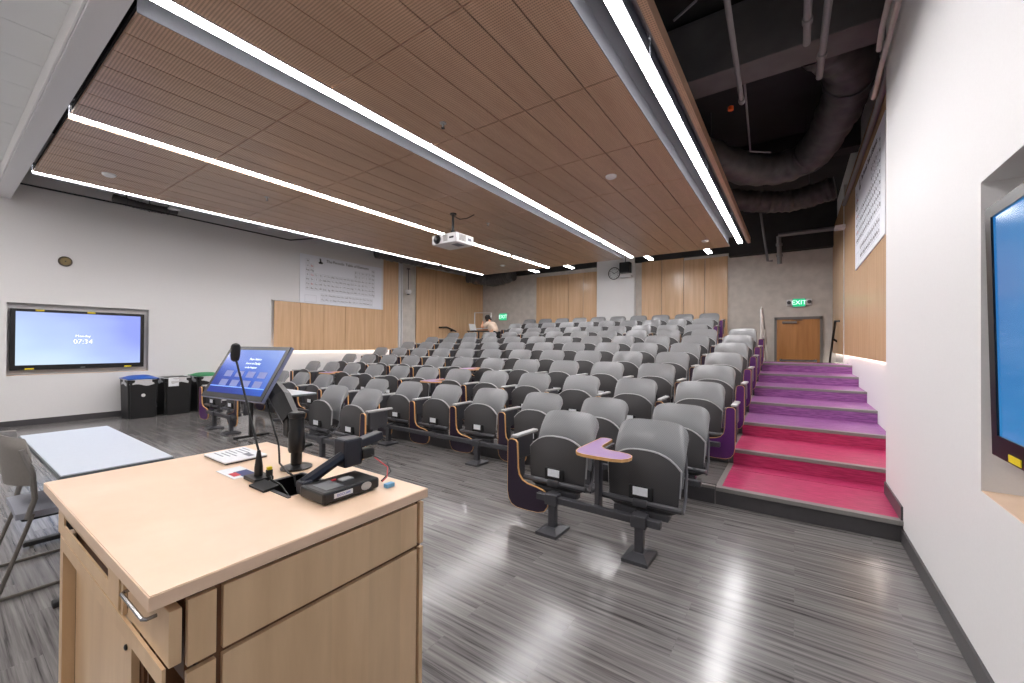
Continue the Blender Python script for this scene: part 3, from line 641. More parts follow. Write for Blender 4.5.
# ------------------------------------------------------------------ tables and the loose chair
def table(x0, x1, y0, y1, label, lx):
    r = empty('training_table', ((x0+x1)/2, (y0+y1)/2, 0), label=label, cat='table', group='training tables with T-shaped feet'); w_, d_ = (x1-x0)/2, (y1-y0)/2; xc = (x0+x1)/2
    MB().box(-w_, w_, -d_, d_, .715, .735, bev=.002).build('tabletop', 'tableedge', r)
    MB().box(-w_+.006, w_-.006, -d_+.006, d_-.006, .735, .741, bev=.001).build('laminate', 'tabletop', r)
    MB().box(-w_+.15, w_-.15, -.02, .02, .64, .70).build('modesty_rail', 'blackm', r)
    for x in lx:
        MB().box(x-xc-.025, x-xc+.025, -.02, .02, .03, .715).box(x-xc-.03, x-xc+.03, -d_+.04, d_-.04, .695, .715).build('leg', 'blackm', r)
        f = MB().box(x-xc-.025, x-xc+.025, -d_+.01, d_+.02, .015, .045, bev=.005).build('foot', 'blackm', r)
        MB().box(x-xc-.012, x-xc+.012, -d_+.04, -d_+.06, 0, .016).box(x-xc-.012, x-xc+.012, d_-.06, d_-.04, 0, .016).build('glide', 'grey', f)
table(-4.43, -2.945, .385, .835, 'training table with a pale blue-grey top beside the maple lectern', (-4.26, -3.17))
table(-6.80, -5.20, 2.52, 2.98, 'training table with a pale top between the front seats, behind the monitor', (-6.55, -5.36))
ch = empty('stacking_chair', (-3.755, .44, 0), label='grey plastic stacking chair with a padded seat, tucked against the training table', cat='chair')
def fbk(u, v):
    a_ = 2*u-1; z = .58+.27*v; hw = .262*(1-.16*(1-v)**2)*(1-.25*max(0, (v-.75)/.25)**2)
    return (a_*hw, -.10-.03*v-.09*(1-a_*a_)+.02, z+.02*(1-a_*a_)*v)
MB().shell(fbk, 14, 8, .012).build('backrest', 'chairback', ch, True)
def fs(u, v):
    a_ = 2*u-1; hw = .235*(1-.08*abs(2*v-1)**4); return (a_*hw, -.14+.42*v, .45-.012*(a_*a_)-.02*max(0, v-.8)/.2)
MB().shell(fs, 12, 10, .035).build('seat_cushion', 'cushion', ch, True)
MB().box(-.215, .215, -.12, .26, .385, .415, bev=.012).build('seat_shell', 'blackm', ch)
for s in (-1, 1):
    MB().tube([(s*.262, -.125, .80), (s*.270, -.085, .66), (s*.268, -.075, .52), (s*.25, -.10, .41)], .013, 8).build('back_post', 'grey', ch, True)
    MB().tube([(s*.25, -.08, .43), (s*.262, -.19, .06), (s*.265, -.20, .012), (s*.265, .0, .012), (s*.265, .26, .012), (s*.262, .27, .03), (s*.25, .12, .41)], .010, 8).build('leg', 'steel', ch, True)
# ------------------------------------------------------------------ wall displays
def television(y0, y1, z0, z1, x, sgn, scr, label, msg, lean=0, top=True):
    r = empty('television', (x, (y0+y1)/2, (z0+z1)/2), label=label, cat='television'); h = (y1-y0)/2; v = (z1-z0)/2
    # local: X across, Y up, Z outward
    T = Matrix(((0, 0, sgn, 0), (sgn, 0, 0, 0), (0, 1, 0, 0), (0, 0, 0, 1))) @ Matrix.Rotation(lean, 4, 'X')
    MB().box(-h, h, -v, v, -.08, -.004, mtx=T).build('casing', 'blackm', r)
    fr = .055
    MB().box(-h, h, v-fr*.8, v, -.004, .008, mtx=T).box(-h, h, -v, -v+fr*1.5, -.004, .008, mtx=T).box(-h, -h+fr, -v+fr*1.5, v-fr*.8, -.004, .008, mtx=T).box(h-fr, h, -v+fr*1.5, v-fr*.8, -.004, .008, mtx=T).build('bezel', 'black', r)
    s_ = MB().box(-h+fr, h-fr, -v+fr*1.5, v-fr*.8, -.004, .001, mtx=T).build('display', scr, r)
    for q, yy in (((-.62, v-.015), (.12, v-.015)) if top else ())+((-.75, -v+.02), (.72, -v+.02)):
        MB().box(h*q-.05, h*q+.05, yy-.014, yy+.012, .008, .0105, mtx=T).build('sticker', 'yellow', r)
    if msg:
        m = MB(); m.text(msg[0], .06, T @ Matrix.Translation((.0, .07, .002)), depth=.0004); m.text(msg[1], .11, T @ Matrix.Translation((.0, -.03, .002)), depth=.0004); m.build('clock_text', emit('tv_text', (255, 255, 255), .38), s_)
    MB().box(-.03, .03, -v+.018, -v+.03, .008, .0095, mtx=T).build('emblem', 'rim', r)
    return r
television(.805, 2.46, .915, 1.93, XL-.01, 1, screen('lock_screen', (232, 246, 255), (204, 228, 255), (150, 166, 250), .42, 1.0), 'wide wall television with a pale blue lock screen in the recess above the bins', ('Monday', '07:34'))
television(.76, 2.44, .975, 1.955, XR+.008, -1, screen('blue_screen', (90, 180, 235), (70, 160, 225), (10, 110, 195), .30, 1.1), 'wall television with a plain bright blue screen in the recess beside the stairs', None, lean=.02, top=False)
# ------------------------------------------------------------------ bins
def bin_(y, lidc, label, liner=True, sheet=False):
    r = empty('waste_bin', (-10.06, y, 0), label=label, cat='bin', group='black bins along the white wall')
    m = MB(); bb = m.b; a = []
    for z, w_, d_ in ((0, .195, .275), (.0, .195, .275), (.62, .21, .295), (.70, .215, .30)): a.append([bb.verts.new((x*w_*1.25, yy*d_*.72, z)) for x, yy in ((-1, -1), (1, -1), (1, 1), (-1, 1))])
    for p_, q_ in ((a[1], a[2]), (a[2], a[3])):
        for i in range(4): bb.faces.new((p_[i], p_[(i+1) % 4], q_[(i+1) % 4], q_[i]))
    bb.faces.new(a[1][::-1]); bb.faces.new(a[3])
    for v in a[0]: bb.verts.remove(v)
    bb.edges.ensure_lookup_table(); bmesh.ops.bevel(bb, geom=[e_ for e_ in bb.edges if abs(e_.verts[0].co.z-e_.verts[1].co.z) > .05], offset=.03, segments=3, affect='EDGES')
    m.build('body', 'binblack', r, True)
    if liner:
        m = MB(); n = 40; rings = []
        for z, k in ((.61, 1.04), (.635, 1.05), (.66, 1.03), (.705, 1.04), (.715, .98)):
            ring = []
            for i in range(n):
                t_ = 2*PI*i/n; cx, cy = math.cos(t_), math.sin(t_); q = (abs(cx)**5+abs(cy)**5)**(-.2)
                ring.append(m.b.verts.new((cx*q*.262*k, cy*q*.208*k, z+(.018*math.sin(5*t_+y*7) if z < .62 else .004*math.sin(9*t_)))))
            rings.append(ring)
        for p_, q_ in zip(rings, rings[1:]):
            for i in range(n): m.b.faces.new((p_[i], p_[(i+1) % n], q_[(i+1) % n], q_[i]))
        m.build('liner', 'bag', r, True)
    if lidc:
        def fl(u, v): a_, b_ = 2*u-1, 2*v-1; return (a_*.275, b_*.22, .715+.055*(1-a_*a_)*(1-b_**4)+.01)
        MB().shell(fl, 10, 10, .012).build('lid', lidc, r, True)
    if sheet: MB().box(.268, .271, -.16, -.0, .55, .72).build('hanging_sheet', 'paper', r)
    return r
b1 = bin_(2.31, 'blue', 'black bin with a blue domed lid and a clear liner under the television')
MB().lathe([(.030, 0), (.030, .003)], 20, Matrix.Translation((.259, -.0, .42)) @ Matrix.Rotation(PI/2, 4, 'Y')).build('recycling_mark', 'white', b1)
bin_(2.83, None, 'open black bin with a white sheet hanging over its rim, between two lidded bins', sheet=True)
bin_(3.35, 'green', 'black bin with a green lid, half hidden behind the tilted monitor')
# ------------------------------------------------------------------ posters
def poster(T, loc, label):
    r = empty('periodic_table_poster', loc, label=label, cat='poster', group='periodic table posters on the side walls'); T = Matrix.Translation(-Vector(loc)) @ T
    sh = MB().box(-1.26, 1.26, -.635, .635, 0, .012, mtx=T).build('sheet', 'poster', r)
    pos = []
    lay = [[1]+[0]*16+[1], [1, 1]+[0]*10+[1]*6, [1, 1]+[0]*10+[1]*6, [1]*18, [1]*18, [1]*18, [1]*18]
    for i, row_ in enumerate(lay):
        for j, v in enumerate(row_):
            if v: pos.append((j, i))
    cw, chh = .118, .118; x0, y0 = -1.06, .47
    lines = MB(); sym = MB(); red = MB()
    def put(x, y, st, tgt): tgt.text(st, .066, T @ Matrix.Translation((x, y, .0128)), depth=.0004)
    def cell(x, y):
        a_, t_ = .051, .004
        lines.box(x-a_, x+a_, y+a_-t_, y+a_, .012, .0126, mtx=T).box(x-a_, x+a_, y-a_, y-a_+t_, .012, .0126, mtx=T).box(x-a_, x-a_+t_, y-a_, y+a_, .012, .0126, mtx=T).box(x+a_-t_, x+a_, y-a_, y+a_, .012, .0126, mtx=T)
    for (j, i), st in zip(pos, EL):
        x, y = x0+j*cw, y0-i*chh; cell(x, y); put(x, y, st, red if (j == 1 and i % 2) else sym)
    for q, st in enumerate(LA):
        x, y = x0+(3.5+q % 14)*cw, y0-(7.35+q//14)*chh; cell(x, y); put(x, y, st, sym)
    lines.box(-1.13, -.82, -.42, -.416, .012, .0126, mtx=T).box(-1.13, -.82, -.60, -.596, .012, .0126, mtx=T).box(-1.13, -1.126, -.60, -.416, .012, .0126, mtx=T).box(-.824, -.82, -.60, -.416, .012, .0126, mtx=T)
    lines.build('cell_lines', 'cellink', sh); sym.build('symbols', 'ink', sh); red.build('symbols', 'redink', sh)
    MB().text('The Periodic Table of Elements', .105, T @ Matrix.Translation((.12, .535, .0128)), depth=.0006).build('title', 'ink', sh)
    MB().prism([(-.75, .44), (-.66, .44), (-.64, .48), (-.69, .50), (-.70, .58), (-.74, .58), (-.73, .50), (-.77, .47)], .0008, T @ Matrix.Translation((0, 0, .012))).build('emblem', 'ink', sh)
poster(Matrix(((0, 0, 1, XL+.002), (1, 0, 0, 6.75), (0, 1, 0, 3.07), (0, 0, 0, 1))), (XL, 6.75, 3.07), 'wide periodic table poster above the wood panels on the white wall')
poster(Matrix(((0, 0, -1, XW-.068), (-1, 0, 0, 6.88), (0, 1, 0, 3.20), (0, 0, 0, 1))), (XW-.07, 6.88, 3.20), 'periodic table poster above the carpeted stairs, seen at a steep angle')
# ------------------------------------------------------------------ door, signs, rails
d = empty('door_1', (.065, YB, 0), kind='structure')
B(-.46, .46, -.02, .025, .005, 2.10).build('leaf', 'door', d)
f = MB().box(-.515, -.46, -.05, .08, 0, 2.16).box(.46, .515, -.05, .08, 0, 2.16).box(-.515, .515, -.05, .08, 2.10, 2.165); f.build('frame', 'grey', d)
MB().box(-.34, -.02, -.09, -.03, 1.99, 2.05, bev=.006).tube([(-.05, -.06, 2.06), (.10, -.12, 2.07), (-.1, -.05, 2.09)], .008, 6).build('closer', 'steel', d)
MB().box(-.40, .40, -.09, -.05, .98, 1.05, bev=.006).box(-.40, -.34, -.06, -.02, .97, 1.06).box(.34, .40, -.06, -.02, .97, 1.06).build('push_bar', 'chrome', d)
def exit_sign(x, z, label, heads, hh=.10, w2=.13):
    r = empty('exit_sign', (x, YB, z), label=label, cat='exit sign', group='green exit signs on the back wall')
    MB().box(-w2-.02, w2+.02, -.06, 0, -hh-.015, hh+.015, bev=.004).build('casing', 'rim', r)
    p_ = B(-w2, w2, -.064, -.060, -hh, hh).build('face', plain('exit_face', (40, 150, 110), .4) if False else 'exitgreen', r)
    MB().text('EXIT', hh*1.55, Matrix.Translation((0, -.0645, 0)) @ Matrix.Rotation(PI/2, 4, 'X'), depth=.001).build('lettering', emit('exit_letters', (215, 255, 240), .55), p_)
    if heads:
        MB().box(-w2-.14, -w2-.02, -.045, 0, -.07, .09, bev=.006).box(w2+.02, w2+.14, -.045, 0, -.07, .09, bev=.006).build('battery_box', 'white', r)
        for s in (-1, 1): MB().lathe([(.03, 0), (.045, .03), (.045, .05), (.035, .052)], 16, Matrix.Translation((s*(w2+.085), -.045, .01)) @ Matrix.Rotation(PI/2, 4, 'X')).build('lamp_head', 'metal', r, True)
exit_sign(.09, 2.53, 'green exit sign with twin emergency lamp heads above the wooden door', True)
exit_sign(-9.40, 2.47, 'small green exit sign behind the seated person', False, .13, .17)
def rail(label, pts, posts, mat, r_=.02):
    r = empty('handrail', pts[0], label=label, cat='handrail'); o_ = Vector(pts[0])
    MB().tube([Vector(p)-o_ for p in pts], r_, 10).build('rail_bar', mat, r, True)
    for a_, b_ in posts: MB().tube([Vector(a_)-o_, Vector(b_)-o_], r_, 10).build('post', mat, r, True)
rail('light steel stair guard left of the wooden door, running down behind the seats', [(-.60, 10.60, 1.07), (-.60, 10.60, 2.26), (-.60, 12.4, 1.45), (-.60, 12.4, .16)], [((-.60, 10.35, 1.07), (-.60, 10.35, 2.20)), ((-.60, 10.35, 2.20), (-.60, 10.60, 2.22)), ((-.60, 10.62, 1.7), (-.60, 12.4, .95)), ((-.60, 11.6, .8), (-.60, 11.6, 1.8))], 'lightmetal')
rail('dark steel wall handrail right of the wooden door', [(.80, 10.9, 1.93), (.70, 10.95, 1.93), (.70, 12.6, 1.0), (.70, 12.6, .9), (.80, 12.6, .9)], [((.79, 11.6, 1.50), (.70, 11.6, 1.565))], 'black', .022)
rail('white post guard rail beside the seated person', [(-9.55, 11.40, 1.07), (-9.55, 11.40, 2.53), (-8.80, 11.40, 2.50), (-8.80, 11.40, 1.07)], [((-9.55, 11.40, 1.95), (-8.80, 11.40, 1.95))], 'white', .022)
rail('short dark handrail on the far wood panels above the seats', [(-10.44, 10.5, 1.98), (-10.32, 10.5, 1.98), (-10.32, 10.75, 2.0), (-10.32, 11.25, 1.86)], [((-10.44, 11.1, 1.88), (-10.32, 11.1, 1.90))], 'black', .028)
# ------------------------------------------------------------------ ceiling and wall equipment
pj = empty('projector', (-4.97, 5.32, 3.7), label='white ceiling projector hanging on a black pole', cat='projector')
bd = MB().box(-.30, .28, -.22, .24, -.57, -.40, bev=.02).build('body', 'white', pj)
MB().lathe([(.075, 0), (.078, .012), (.055, .02), (.05, .05), (.042, .055)], 24, Matrix.Translation((-.16, -.22, -.485)) @ Matrix.Rotation(PI/2, 4, 'X')).build('lens', 'black', bd, True)
m = MB()
for i in range(6): m.box(-.02, .08, -.225, -.22, -.53+.018*i, -.522+.018*i)
for i in range(7): m.box(.28, .284, -.15+.0, .02, -.53+.016*i, -.523+.016*i)
m.build('vent', 'grey', bd)
MB().box(.06, .20, -.10, .08, -.575, -.57).box(.281, .285, .08, .16, -.50, -.46).build('label', 'greyink', bd)
MB().box(.12, .22, -.224, -.22, -.50, -.47).build('badge', 'ink', bd)
MB().tube([(0, 0, -.30), (0, 0, 0)], .022, 12).lathe([(.06, -.02), (.06, 0)], 20).build('ceiling_pole', 'black', pj, True)
MB().box(-.09, .09, -.09, .09, -.40, -.36, bev=.01).box(-.13, .13, -.02, .02, -.41, -.385).box(-.03, .03, -.03, .03, -.36, -.30).build('mount', 'blackm', pj)
MB().tube([(.01, .0, -.04), (.10, .06, -.10), (.22, .12, -.09), (.32, .2, -.02)], .008, 6).build('cable', 'black', pj, True)
def disc(x, y, z, label, kind='d'):
    if kind == 'd':
        tag(MB().lathe([(.075, 0), (.072, -.02), (.05, -.035), (.02, -.038)], 24).xf(Matrix.Translation((x, y, z))).build('smoke_detector', 'white', None, True), label, 'smoke detector', 'round detectors in the wood ceiling')
    else:
        r = empty('fire_sprinkler', (x, y, z), label=label, cat='sprinkler', group='sprinkler heads in the wood ceiling')
        MB().lathe([(.035, 0), (.035, -.006), (.012, -.01), (.010, -.05)], 16).build('escutcheon', 'rim', r, True); MB().lathe([(.02, -.052), (.02, -.056)], 12).box(-.016, .016, -.002, .002, -.052, -.02).build('deflector', 'chrome', r)
disc(-2.061, 5.317, 3.70, 'white smoke detector in the ceiling band next to the dark open plenum')
disc(-7.747, 1.436, 3.70, 'white smoke detector near the front corner of the wood ceiling')
disc(-7.0, 9.6, 3.70, 'white smoke detector near the rear edge of the ceiling, behind the projector')
disc(-1.62, 9.75, 3.70, 'white smoke detector near the back edge of the ceiling over the last rows')
disc(-3.017, 3.066, 3.70, 'small sprinkler head between the two brightest lamps', 's')
disc(-6.861, 3.078, 3.70, 'small sprinkler head between the outer two lamp lines', 's')
disc(-4.80, 6.1, 3.70, 'small sprinkler head just past the projector pole', 's')
ck = empty('wall_clock', (-4.85, YB-.14, 3.73), label='round black-rimmed clock on the white column', cat='clock'); RX = Matrix.Rotation(PI/2, 4, 'X')
MB().lathe([(.19, 0), (.20, .02), (.20, .04), (.18, .045), (.175, .03)], 36, RX).build('rim', 'black', ck, True)
fc = MB().lathe([(.176, .0), (.176, .033)], 36, RX).build('dial', 'white', ck)
m = MB()
for i in range(12): m.box(-.006, .006, -.036, -.033, .12, .16, mtx=Matrix.Rotation(i*PI/6, 4, 'Y'))
m.build('hour_marks', 'ink', fc); MB().box(-.006, .006, -.040, -.037, -.02, .11, mtx=Matrix.Rotation(-.9, 4, 'Y')).box(-.005, .005, -.042, -.039, -.02, .14, mtx=Matrix.Rotation(1.2, 4, 'Y')).build('hands', 'ink', fc)
sp = empty('loudspeaker', (-4.43, YB-.14, 3.88), label='black loudspeaker hung beside the clock on the white column', cat='loudspeaker')
MB().box(-.16, .16, -.28, -.04, -.19, .14, bev=.01).build('cabinet', 'black', sp); MB().box(-.14, .14, -.288, -.28, -.17, .12).build('grille', 'blackm', sp); MB().tube([(0, -.15, .14), (0, -.15, .45)], .012, 8).box(-.03, .03, -.05, 0, -.05, .05).build('bracket', 'metal', sp)
tag(B(-4.60, -4.24, YB-.34, YB-.14, 3.55, 3.62, bev=.008).build('camera_shelf', 'white'), 'white bracket box below the black loudspeaker on the column', 'bracket')
cm_ = empty('ceiling_camera', (-10.28, 8.93, 3.06), label='white dome camera hanging on a thin rod in front of the grey pilaster', cat='camera')
MB().tube([(0, 0, .06), (0, 0, .74)], .012, 8).lathe([(.06, .74), (.06, .76)], 16).build('rod', 'metal', cm_, True); MB().lathe([(.09, .07), (.10, .04), (.10, -.01), (.075, -.05), (.03, -.065)], 24).build('housing', 'white', cm_, True); MB().lathe([(.05, -.04), (.045, -.075), (.02, -.09)], 20).build('dome', 'black', cm_, True)
ws = empty('round_wall_speaker', (XL, 1.398, 2.785), label='small round bronze grille on the white wall above the television', cat='wall speaker'); RY = Matrix.Rotation(PI/2, 4, 'Y')
MB().lathe([(.085, 0), (.088, .02), (.075, .035)], 28, RY).build('rim', plain('bronze_rim', (70, 60, 50), .5), ws, True); MB().lathe([(.072, .03), (.06, .042), (.02, .046)], 28, RY).build('grille', 'brass', ws, True); MB().lathe([(.012, .044), (.010, .05)], 12, RY).build('knob', 'black', ws, True)
# ducts, pipes and beams of the open ceiling
def flex(pts, r0_, label, foil=False, n=70, mat='duct'):
    P3 = []; pts = [Vector(p) for p in pts]
    for i in range(n+1):
        t_ = i/n*(len(pts)-1); k_ = min(int(t_), len(pts)-2); f_ = t_-k_
        a_ = pts[max(k_-1, 0)]; b_ = pts[k_]; c_ = pts[k_+1]; e_ = pts[min(k_+2, len(pts)-1)]
        P3.append(.5*((2*b_)+(-a_+c_)*f_+(2*a_-5*b_+4*c_-e_)*f_**2+(-a_+3*b_-3*c_+e_)*f_**3))
    rr = [r0_*(1+.05*math.sin(i*1.9)+.03*math.sin(i*.7)) for i in range(n+1)]
    r = empty('flexible_duct', P3[0], label=label, cat='air duct', group='wrapped air ducts in the open ceiling')
    MB().tube([p_-P3[0] for p_ in P3], rr, 18).build('sleeve', mat, r, True)
    for i in (n//5, n//2, 4*n//5): MB().tube([P3[i]-P3[0]+Vector((0, 0, r0_*.9)), Vector((P3[i].x, P3[i].y, 4.955))-P3[0]], .008, 6).tube([P3[i]-P3[0]+Vector((r0_*1.07*math.cos(q*PI/8), 0, r0_*1.07*math.sin(q*PI/8))) for q in range(17)], .01, 5).build('hanger', 'metal', r)
flex([(-1.9, 5.6, 4.45), (-1.2, 6.6, 4.30), (-.5, 7.6, 4.22), (.15, 7.7, 4.30), (.45, 6.8, 4.45), (.5, 5.9, 4.55), (.2, 5.3, 4.6)], .24, 'wide wrapped duct sagging across the open dark ceiling, nearer than the second duct')
flex([(-1.7, 8.6, 4.4), (-.9, 9.2, 4.28), (-.1, 9.5, 4.2), (.6, 9.4, 4.28)], .20, 'second wrapped duct behind the wide sagging one, close to the poster')
flex([(-10.2, 1.95, 4.02), (-10.08, 2.25, 3.95), (-10.08, 2.6, 3.95), (-10.15, 2.85, 4.0)], .07, 'short grey wrapped duct above the outer lamp line on the bin side', mat='grey_beam')
flex([(-9.6, 7.2, 4.0), (-9.3, 8.6, 3.95), (-9.2, 10.2, 4.0)], .22, 'wrapped duct above the grey pilaster, over the poster wall')
flex([(-9.9, 11.4, 3.9), (-9.0, 11.8, 3.75), (-8.2, 11.9, 3.9)], .24, 'dark wrapped duct at the rear corner above the seated person')
tag(B(-2.2, XW, 4.70, 5.08, 4.25, 4.9, bev=.01).build('concrete_beam', 'grey_beam'), 'grey concrete beam crossing the open dark ceiling', 'beam', 'beams of the open ceiling')
tag(B(-.9, XW, 8.3, 8.6, 4.55, 4.95, bev=.01).build('steel_beam', 'black_paint'), 'dark steel beam deeper in the open ceiling behind the wrapped duct', 'beam', 'beams of the open ceiling')
def pipe(pts, r_, mat, label, collars=()):
    r = empty('conduit_pipe', pts[0], label=label, cat='pipe', group='pipes in the open ceiling'); o_ = Vector(pts[0])
    MB().tube([Vector(p)-o_ for p in pts], r_, 10).build('tube', mat, r, True)
    for c_ in collars:
        a_, b_ = Vector(pts[-2]), Vector(pts[-1]); dvec = (b_-a_); q = a_+dvec*c_-o_; MB().tube([q-dvec.normalized()*.03, q+dvec.normalized()*.03], r_*1.35, 10).build('collar', mat, r, True)
pipe([(-.42, 3.2, 4.02), (-.46, 4.88, 3.95)], .023, 'pipe', 'grey pipe ending below the beam, nearest the ceiling lamp', (.1, .97))
pipe([(.075, 2.9, 3.98), (.078, 4.22, 3.95)], .027, 'pipe', 'thick grey pipe stub in the middle of the open ceiling', (.78,))
pipe([(.215, 2.9, 3.98), (.185, 4.78, 3.93)], .027, 'pipe', 'thick grey pipe with a coupling, beside the middle stub', (.82,))
pipe([(.56, 3.6, 3.97), (.57, 4.35, 3.95), (.585, 4.62, 3.93)], .02, 'conduit', 'whitish conduit by the near white wall, upper of two')
pipe([(.60, 3.9, 3.85), (.60, 4.66, 3.78), (.62, 5.2, 3.80)], .02, 'conduit', 'whitish conduit by the near white wall, lower of two')
pipe([(-.45, 4.9, 4.3), (-.55, 7.0, 4.3), (-.3, 7.2, 4.3)], .012, 'pipe', 'thin grey rod running past the wrapped duct')
pipe([(-.80, 3.4, 4.0), (-.62, 3.3, 4.0), (-.45, 3.1, 4.05), (-.38, 2.7, 4.2), (-.38, 2.5, 4.95)], .010, 'pipe', 'thin looping cable above the bright lamp line')
pipe([(-.35, 12.3, 4.2), (.80, 12.3, 4.2)], .05, 'pipe', 'thick drain pipe crossing above the wooden door')
pipe([(-.34, 12.42, 4.2), (-.32, 12.45, 3.5)], .055, 'pipe', 'thick drain pipe dropping above the exit sign', (.3, .7))
pipe([(-.75, 12.4, 4.95), (-.58, 12.45, 3.6), (-.47, 12.46, 3.6)], .03, 'pipe', 'slanted thin pipe beside the drain pipe above the exit sign')
pipe([(-9.95, .785, 3.86), (-9.9, 2.4, 3.86), (-9.95, 5.0, 3.86), (-9.5, 5.3, 3.9)], .014, 'black', 'thin black pipe running above the bins along the white wall')
pipe([(.74, 4.9, 4.1), (.74, 6.2, 4.0), (.74, 9.6, 4.0)], .03, 'pipe', 'grey conduit on the wall above the angled poster')
for x, y, t_ in ((-9.35, 2.6, 'above the bins'), (-9.3, 4.1, 'farther from the television')):
    r = empty('recessed_downlight', (x, y, 3.84), label=f'small round white ceiling spot {t_} beside the outer lamp line', cat='ceiling light', group='round spots beside the outer lamp line')
    MB().lathe([(.09, 0), (.09, -.015), (.07, -.02), (.068, .06), (.03, .08)], 24).tube([(0, 0, .07), (0, 0, 1.1)], .01, 6).build('trim_ring', 'white', r, True)
tag(B(.62, .80, 9.75, 10.0, 3.62, 3.68, bev=.01).build('emergency_light', 'white'), 'small white fitting on top of the bright metal strip beside the stairs', 'light fitting')
tag(B(-1.17, -1.12, 5.95, 6.0, 4.0, 4.05, bev=.01).build('sprinkler_cap', 'orange'), 'small orange cap in the open ceiling beside the lamp line', 'cap') if False else None
tag(MB().lathe([(.03, 0), (.03, .04)], 12).xf(Matrix.Translation((-.62, 5.35, 4.15))).build('orange_plug', 'orange', None, True), 'small orange cap under the duct in the open ceiling', 'cap')
# ------------------------------------------------------------------ person at the laptop
def skin_body(name, nodes, edges, mat, parent, root=0):
    me = bpy.data.meshes.new(name); me.from_pydata([n_[:3] for n_ in nodes], edges, []); o = bpy.data.objects.new(name, me); COL.objects.link(o); o.parent = parent
    md = o.modifiers.new('skin', 'SKIN'); md.use_smooth_shade = True
    for i, v in enumerate(me.skin_vertices[0].data): v.radius = (nodes[i][3], nodes[i][3] if len(nodes[i]) < 5 else nodes[i][4]); v.use_root = (i == root)
    o.modifiers.new('sub', 'SUBSURF').levels = 2; o.modifiers['sub'].render_levels = 2; me.materials.append(M[mat]); return o
PZ = tz[7]
pe = empty('person', (-8.22, 10.9, PZ), label='person in a cream top hunched over a laptop, seated at the back of the hall', cat='person')
nodes = [(0, 0, .66, .15), (-.10, 0, .84, .14), (-.20, 0, 1.00, .15), (-.24, 0, 1.08, .07), (-.285, 0, 1.12, .05), (-.32, 0, 1.155, .075), (-.35, 0, 1.21, .085), (-.375, 0, 1.13, .05),
         (-.21, -.19, 1.02, .055), (-.38, -.24, .88, .042), (-.47, -.16, .96, .033), (-.46, -.10, 1.03, .028),
         (-.21, .19, 1.02, .055), (-.36, .25, .84, .042), (-.58, .14, .83, .032), (-.64, .12, .83, .026),
         (-.02, -.11, .62, .085), (-.42, -.13, .60, .065), (-.42, -.13, .20, .045), (-.44, -.13, .05, .038), (-.54, -.13, .035, .03),
         (-.02, .11, .62, .085), (-.42, .13, .60, .065), (-.40, .13, .20, .045), (-.42, .13, .05, .038), (-.52, .13, .035, .03)]
edges = [(0, 1), (1, 2), (2, 3), (3, 4), (4, 5), (5, 6), (5, 7), (2, 8), (8, 9), (9, 10), (10, 11), (2, 12), (12, 13), (13, 14), (14, 15), (0, 16), (16, 17), (17, 18), (18, 19), (19, 20), (0, 21), (21, 22), (22, 23), (23, 24), (24, 25)]
for hx, hy, hz, dx_, dz_, bi in ((-.46, -.10, 1.03, -.2, 1, 11), (-.64, .12, .83, -1, -.05, 15)):
    for f_ in range(5):
        o1 = (f_-2)*.014; ln = (.05, .065, .07, .065, .05)[f_] if f_ else .04; i0 = len(nodes)
        nodes += [(hx+dx_*.04, hy+o1*1.2, hz+dz_*.04, .009), (hx+dx_*(.04+ln*.6), hy+o1*1.5, hz+dz_*(.04+ln*.6), .008), (hx+dx_*(.04+ln)-.0, hy+o1*1.6, hz+dz_*(.04+ln*.9)-.01, .007)]
        edges += [(bi, i0), (i0, i0+1), (i0+1, i0+2)]
skin_body('body', nodes, edges, 'skin', pe)
skin_body('top', [(.0, 0, .68, .165), (-.09, 0, .84, .16), (-.19, 0, 1.0, .165), (-.21, -.19, 1.02, .075), (-.33, -.23, .92, .062), (-.21, .19, 1.02, .075), (-.33, .24, .88, .062), (-.235, 0, 1.06, .08)], [(0, 1), (1, 2), (2, 3), (3, 4), (2, 5), (5, 6), (2, 7)], 'cloth', pe)
skin_body('trousers', [(.0, 0, .62, .15), (-.02, -.11, .62, .10), (-.42, -.13, .61, .078), (-.42, -.13, .22, .06), (-.02, .11, .62, .10), (-.42, .13, .61, .078), (-.40, .13, .22, .06)], [(0, 1), (1, 2), (2, 3), (0, 4), (4, 5), (5, 6)], 'darkcloth', pe)
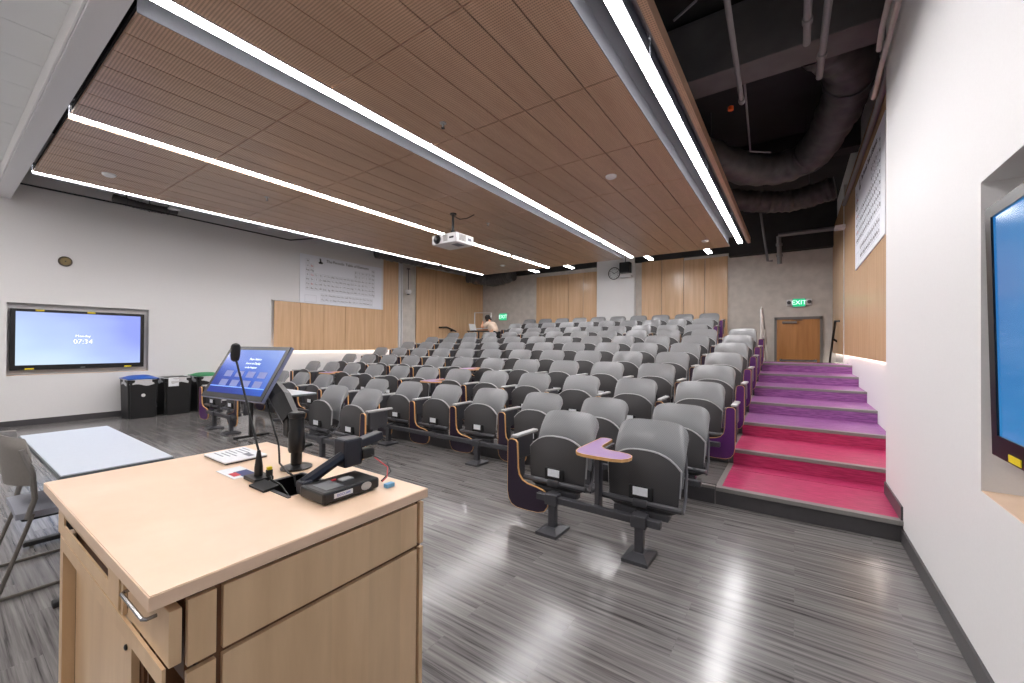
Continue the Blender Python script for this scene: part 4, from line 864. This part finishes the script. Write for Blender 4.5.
def hf(c, r1, sc_): 
    m = MB(); bmesh.ops.create_icosphere(m.b, subdivisions=3, radius=r1); bmesh.ops.transform(m.b, matrix=Matrix.Translation(c) @ Matrix.Diagonal((*sc_, 1)), verts=m.b.verts[:]); return m
m = hf((-.335, 0, 1.235), .105, (1, .95, .95)); m.tube([(-.28, -.07, 1.2), (-.30, -.10, 1.1), (-.36, -.10, 1.0)], [.04, .035, .015], 8).tube([(-.27, .07, 1.2), (-.30, .10, 1.1), (-.36, .10, 1.0)], [.04, .035, .015], 8)
m.build('hair', 'hair', pe, True)
hf((-.425, 0, 1.145), .016, (1, .8, 1)).build('nose', 'skin', pe, True)
MB().box(-.432, -.425, -.02, .02, 1.105, 1.112).build('mouth', plain('lips', (150, 80, 75), .5), pe)
MB().lathe([(.008, 0), (.006, .004)], 10, Matrix.Translation((-.43, -.03, 1.17)) @ Matrix.Rotation(-PI/2, 4, 'Y')).lathe([(.008, 0), (.006, .004)], 10, Matrix.Translation((-.43, .03, 1.17)) @ Matrix.Rotation(-PI/2, 4, 'Y')).build('eyes', 'ink', pe)
st_ = empty('stool', (-8.22, 10.9, PZ), label='dark stool the seated person sits on', cat='stool')
MB().lathe([(.15, .42), (.155, .45), (.15, .47)], 24).build('seat', 'blackm', st_, True); MB().lathe([(.2, 0), (.2, .02), (.03, .04), (.03, .42)], 20).build('pedestal', 'metal', st_, True)
tb = empty('side_table', (-8.90, 10.9, PZ), label='narrow dark table holding the open laptop at the back of the hall', cat='table')
MB().box(-.32, .22, -.3, .3, .76, .79, bev=.004).build('tabletop', 'blackm', tb)
for sx in (-.28, .18):
    for sy in (-.26, .26): MB().tube([(sx, sy, 0), (sx, sy, .76)], .015, 8).build('leg', 'metal', tb, True)
lp = empty('laptop', (-9.06, 10.9, PZ+.792), label='open silver laptop in front of the seated person', cat='laptop')
MB().box(-.12, .12, -.17, .17, 0, .016, bev=.003).build('base', 'rim', lp); MB().box(-.008, 0, -.17, .17, .0, .24, mtx=Matrix.Translation((-.12, 0, .012)) @ Matrix.Rotation(-.28, 4, 'Y'), bev=.002).build('lid', 'white', lp)
MB().box(-.06, .09, -.14, .14, .016, .018).build('keyboard', 'greyink', lp)
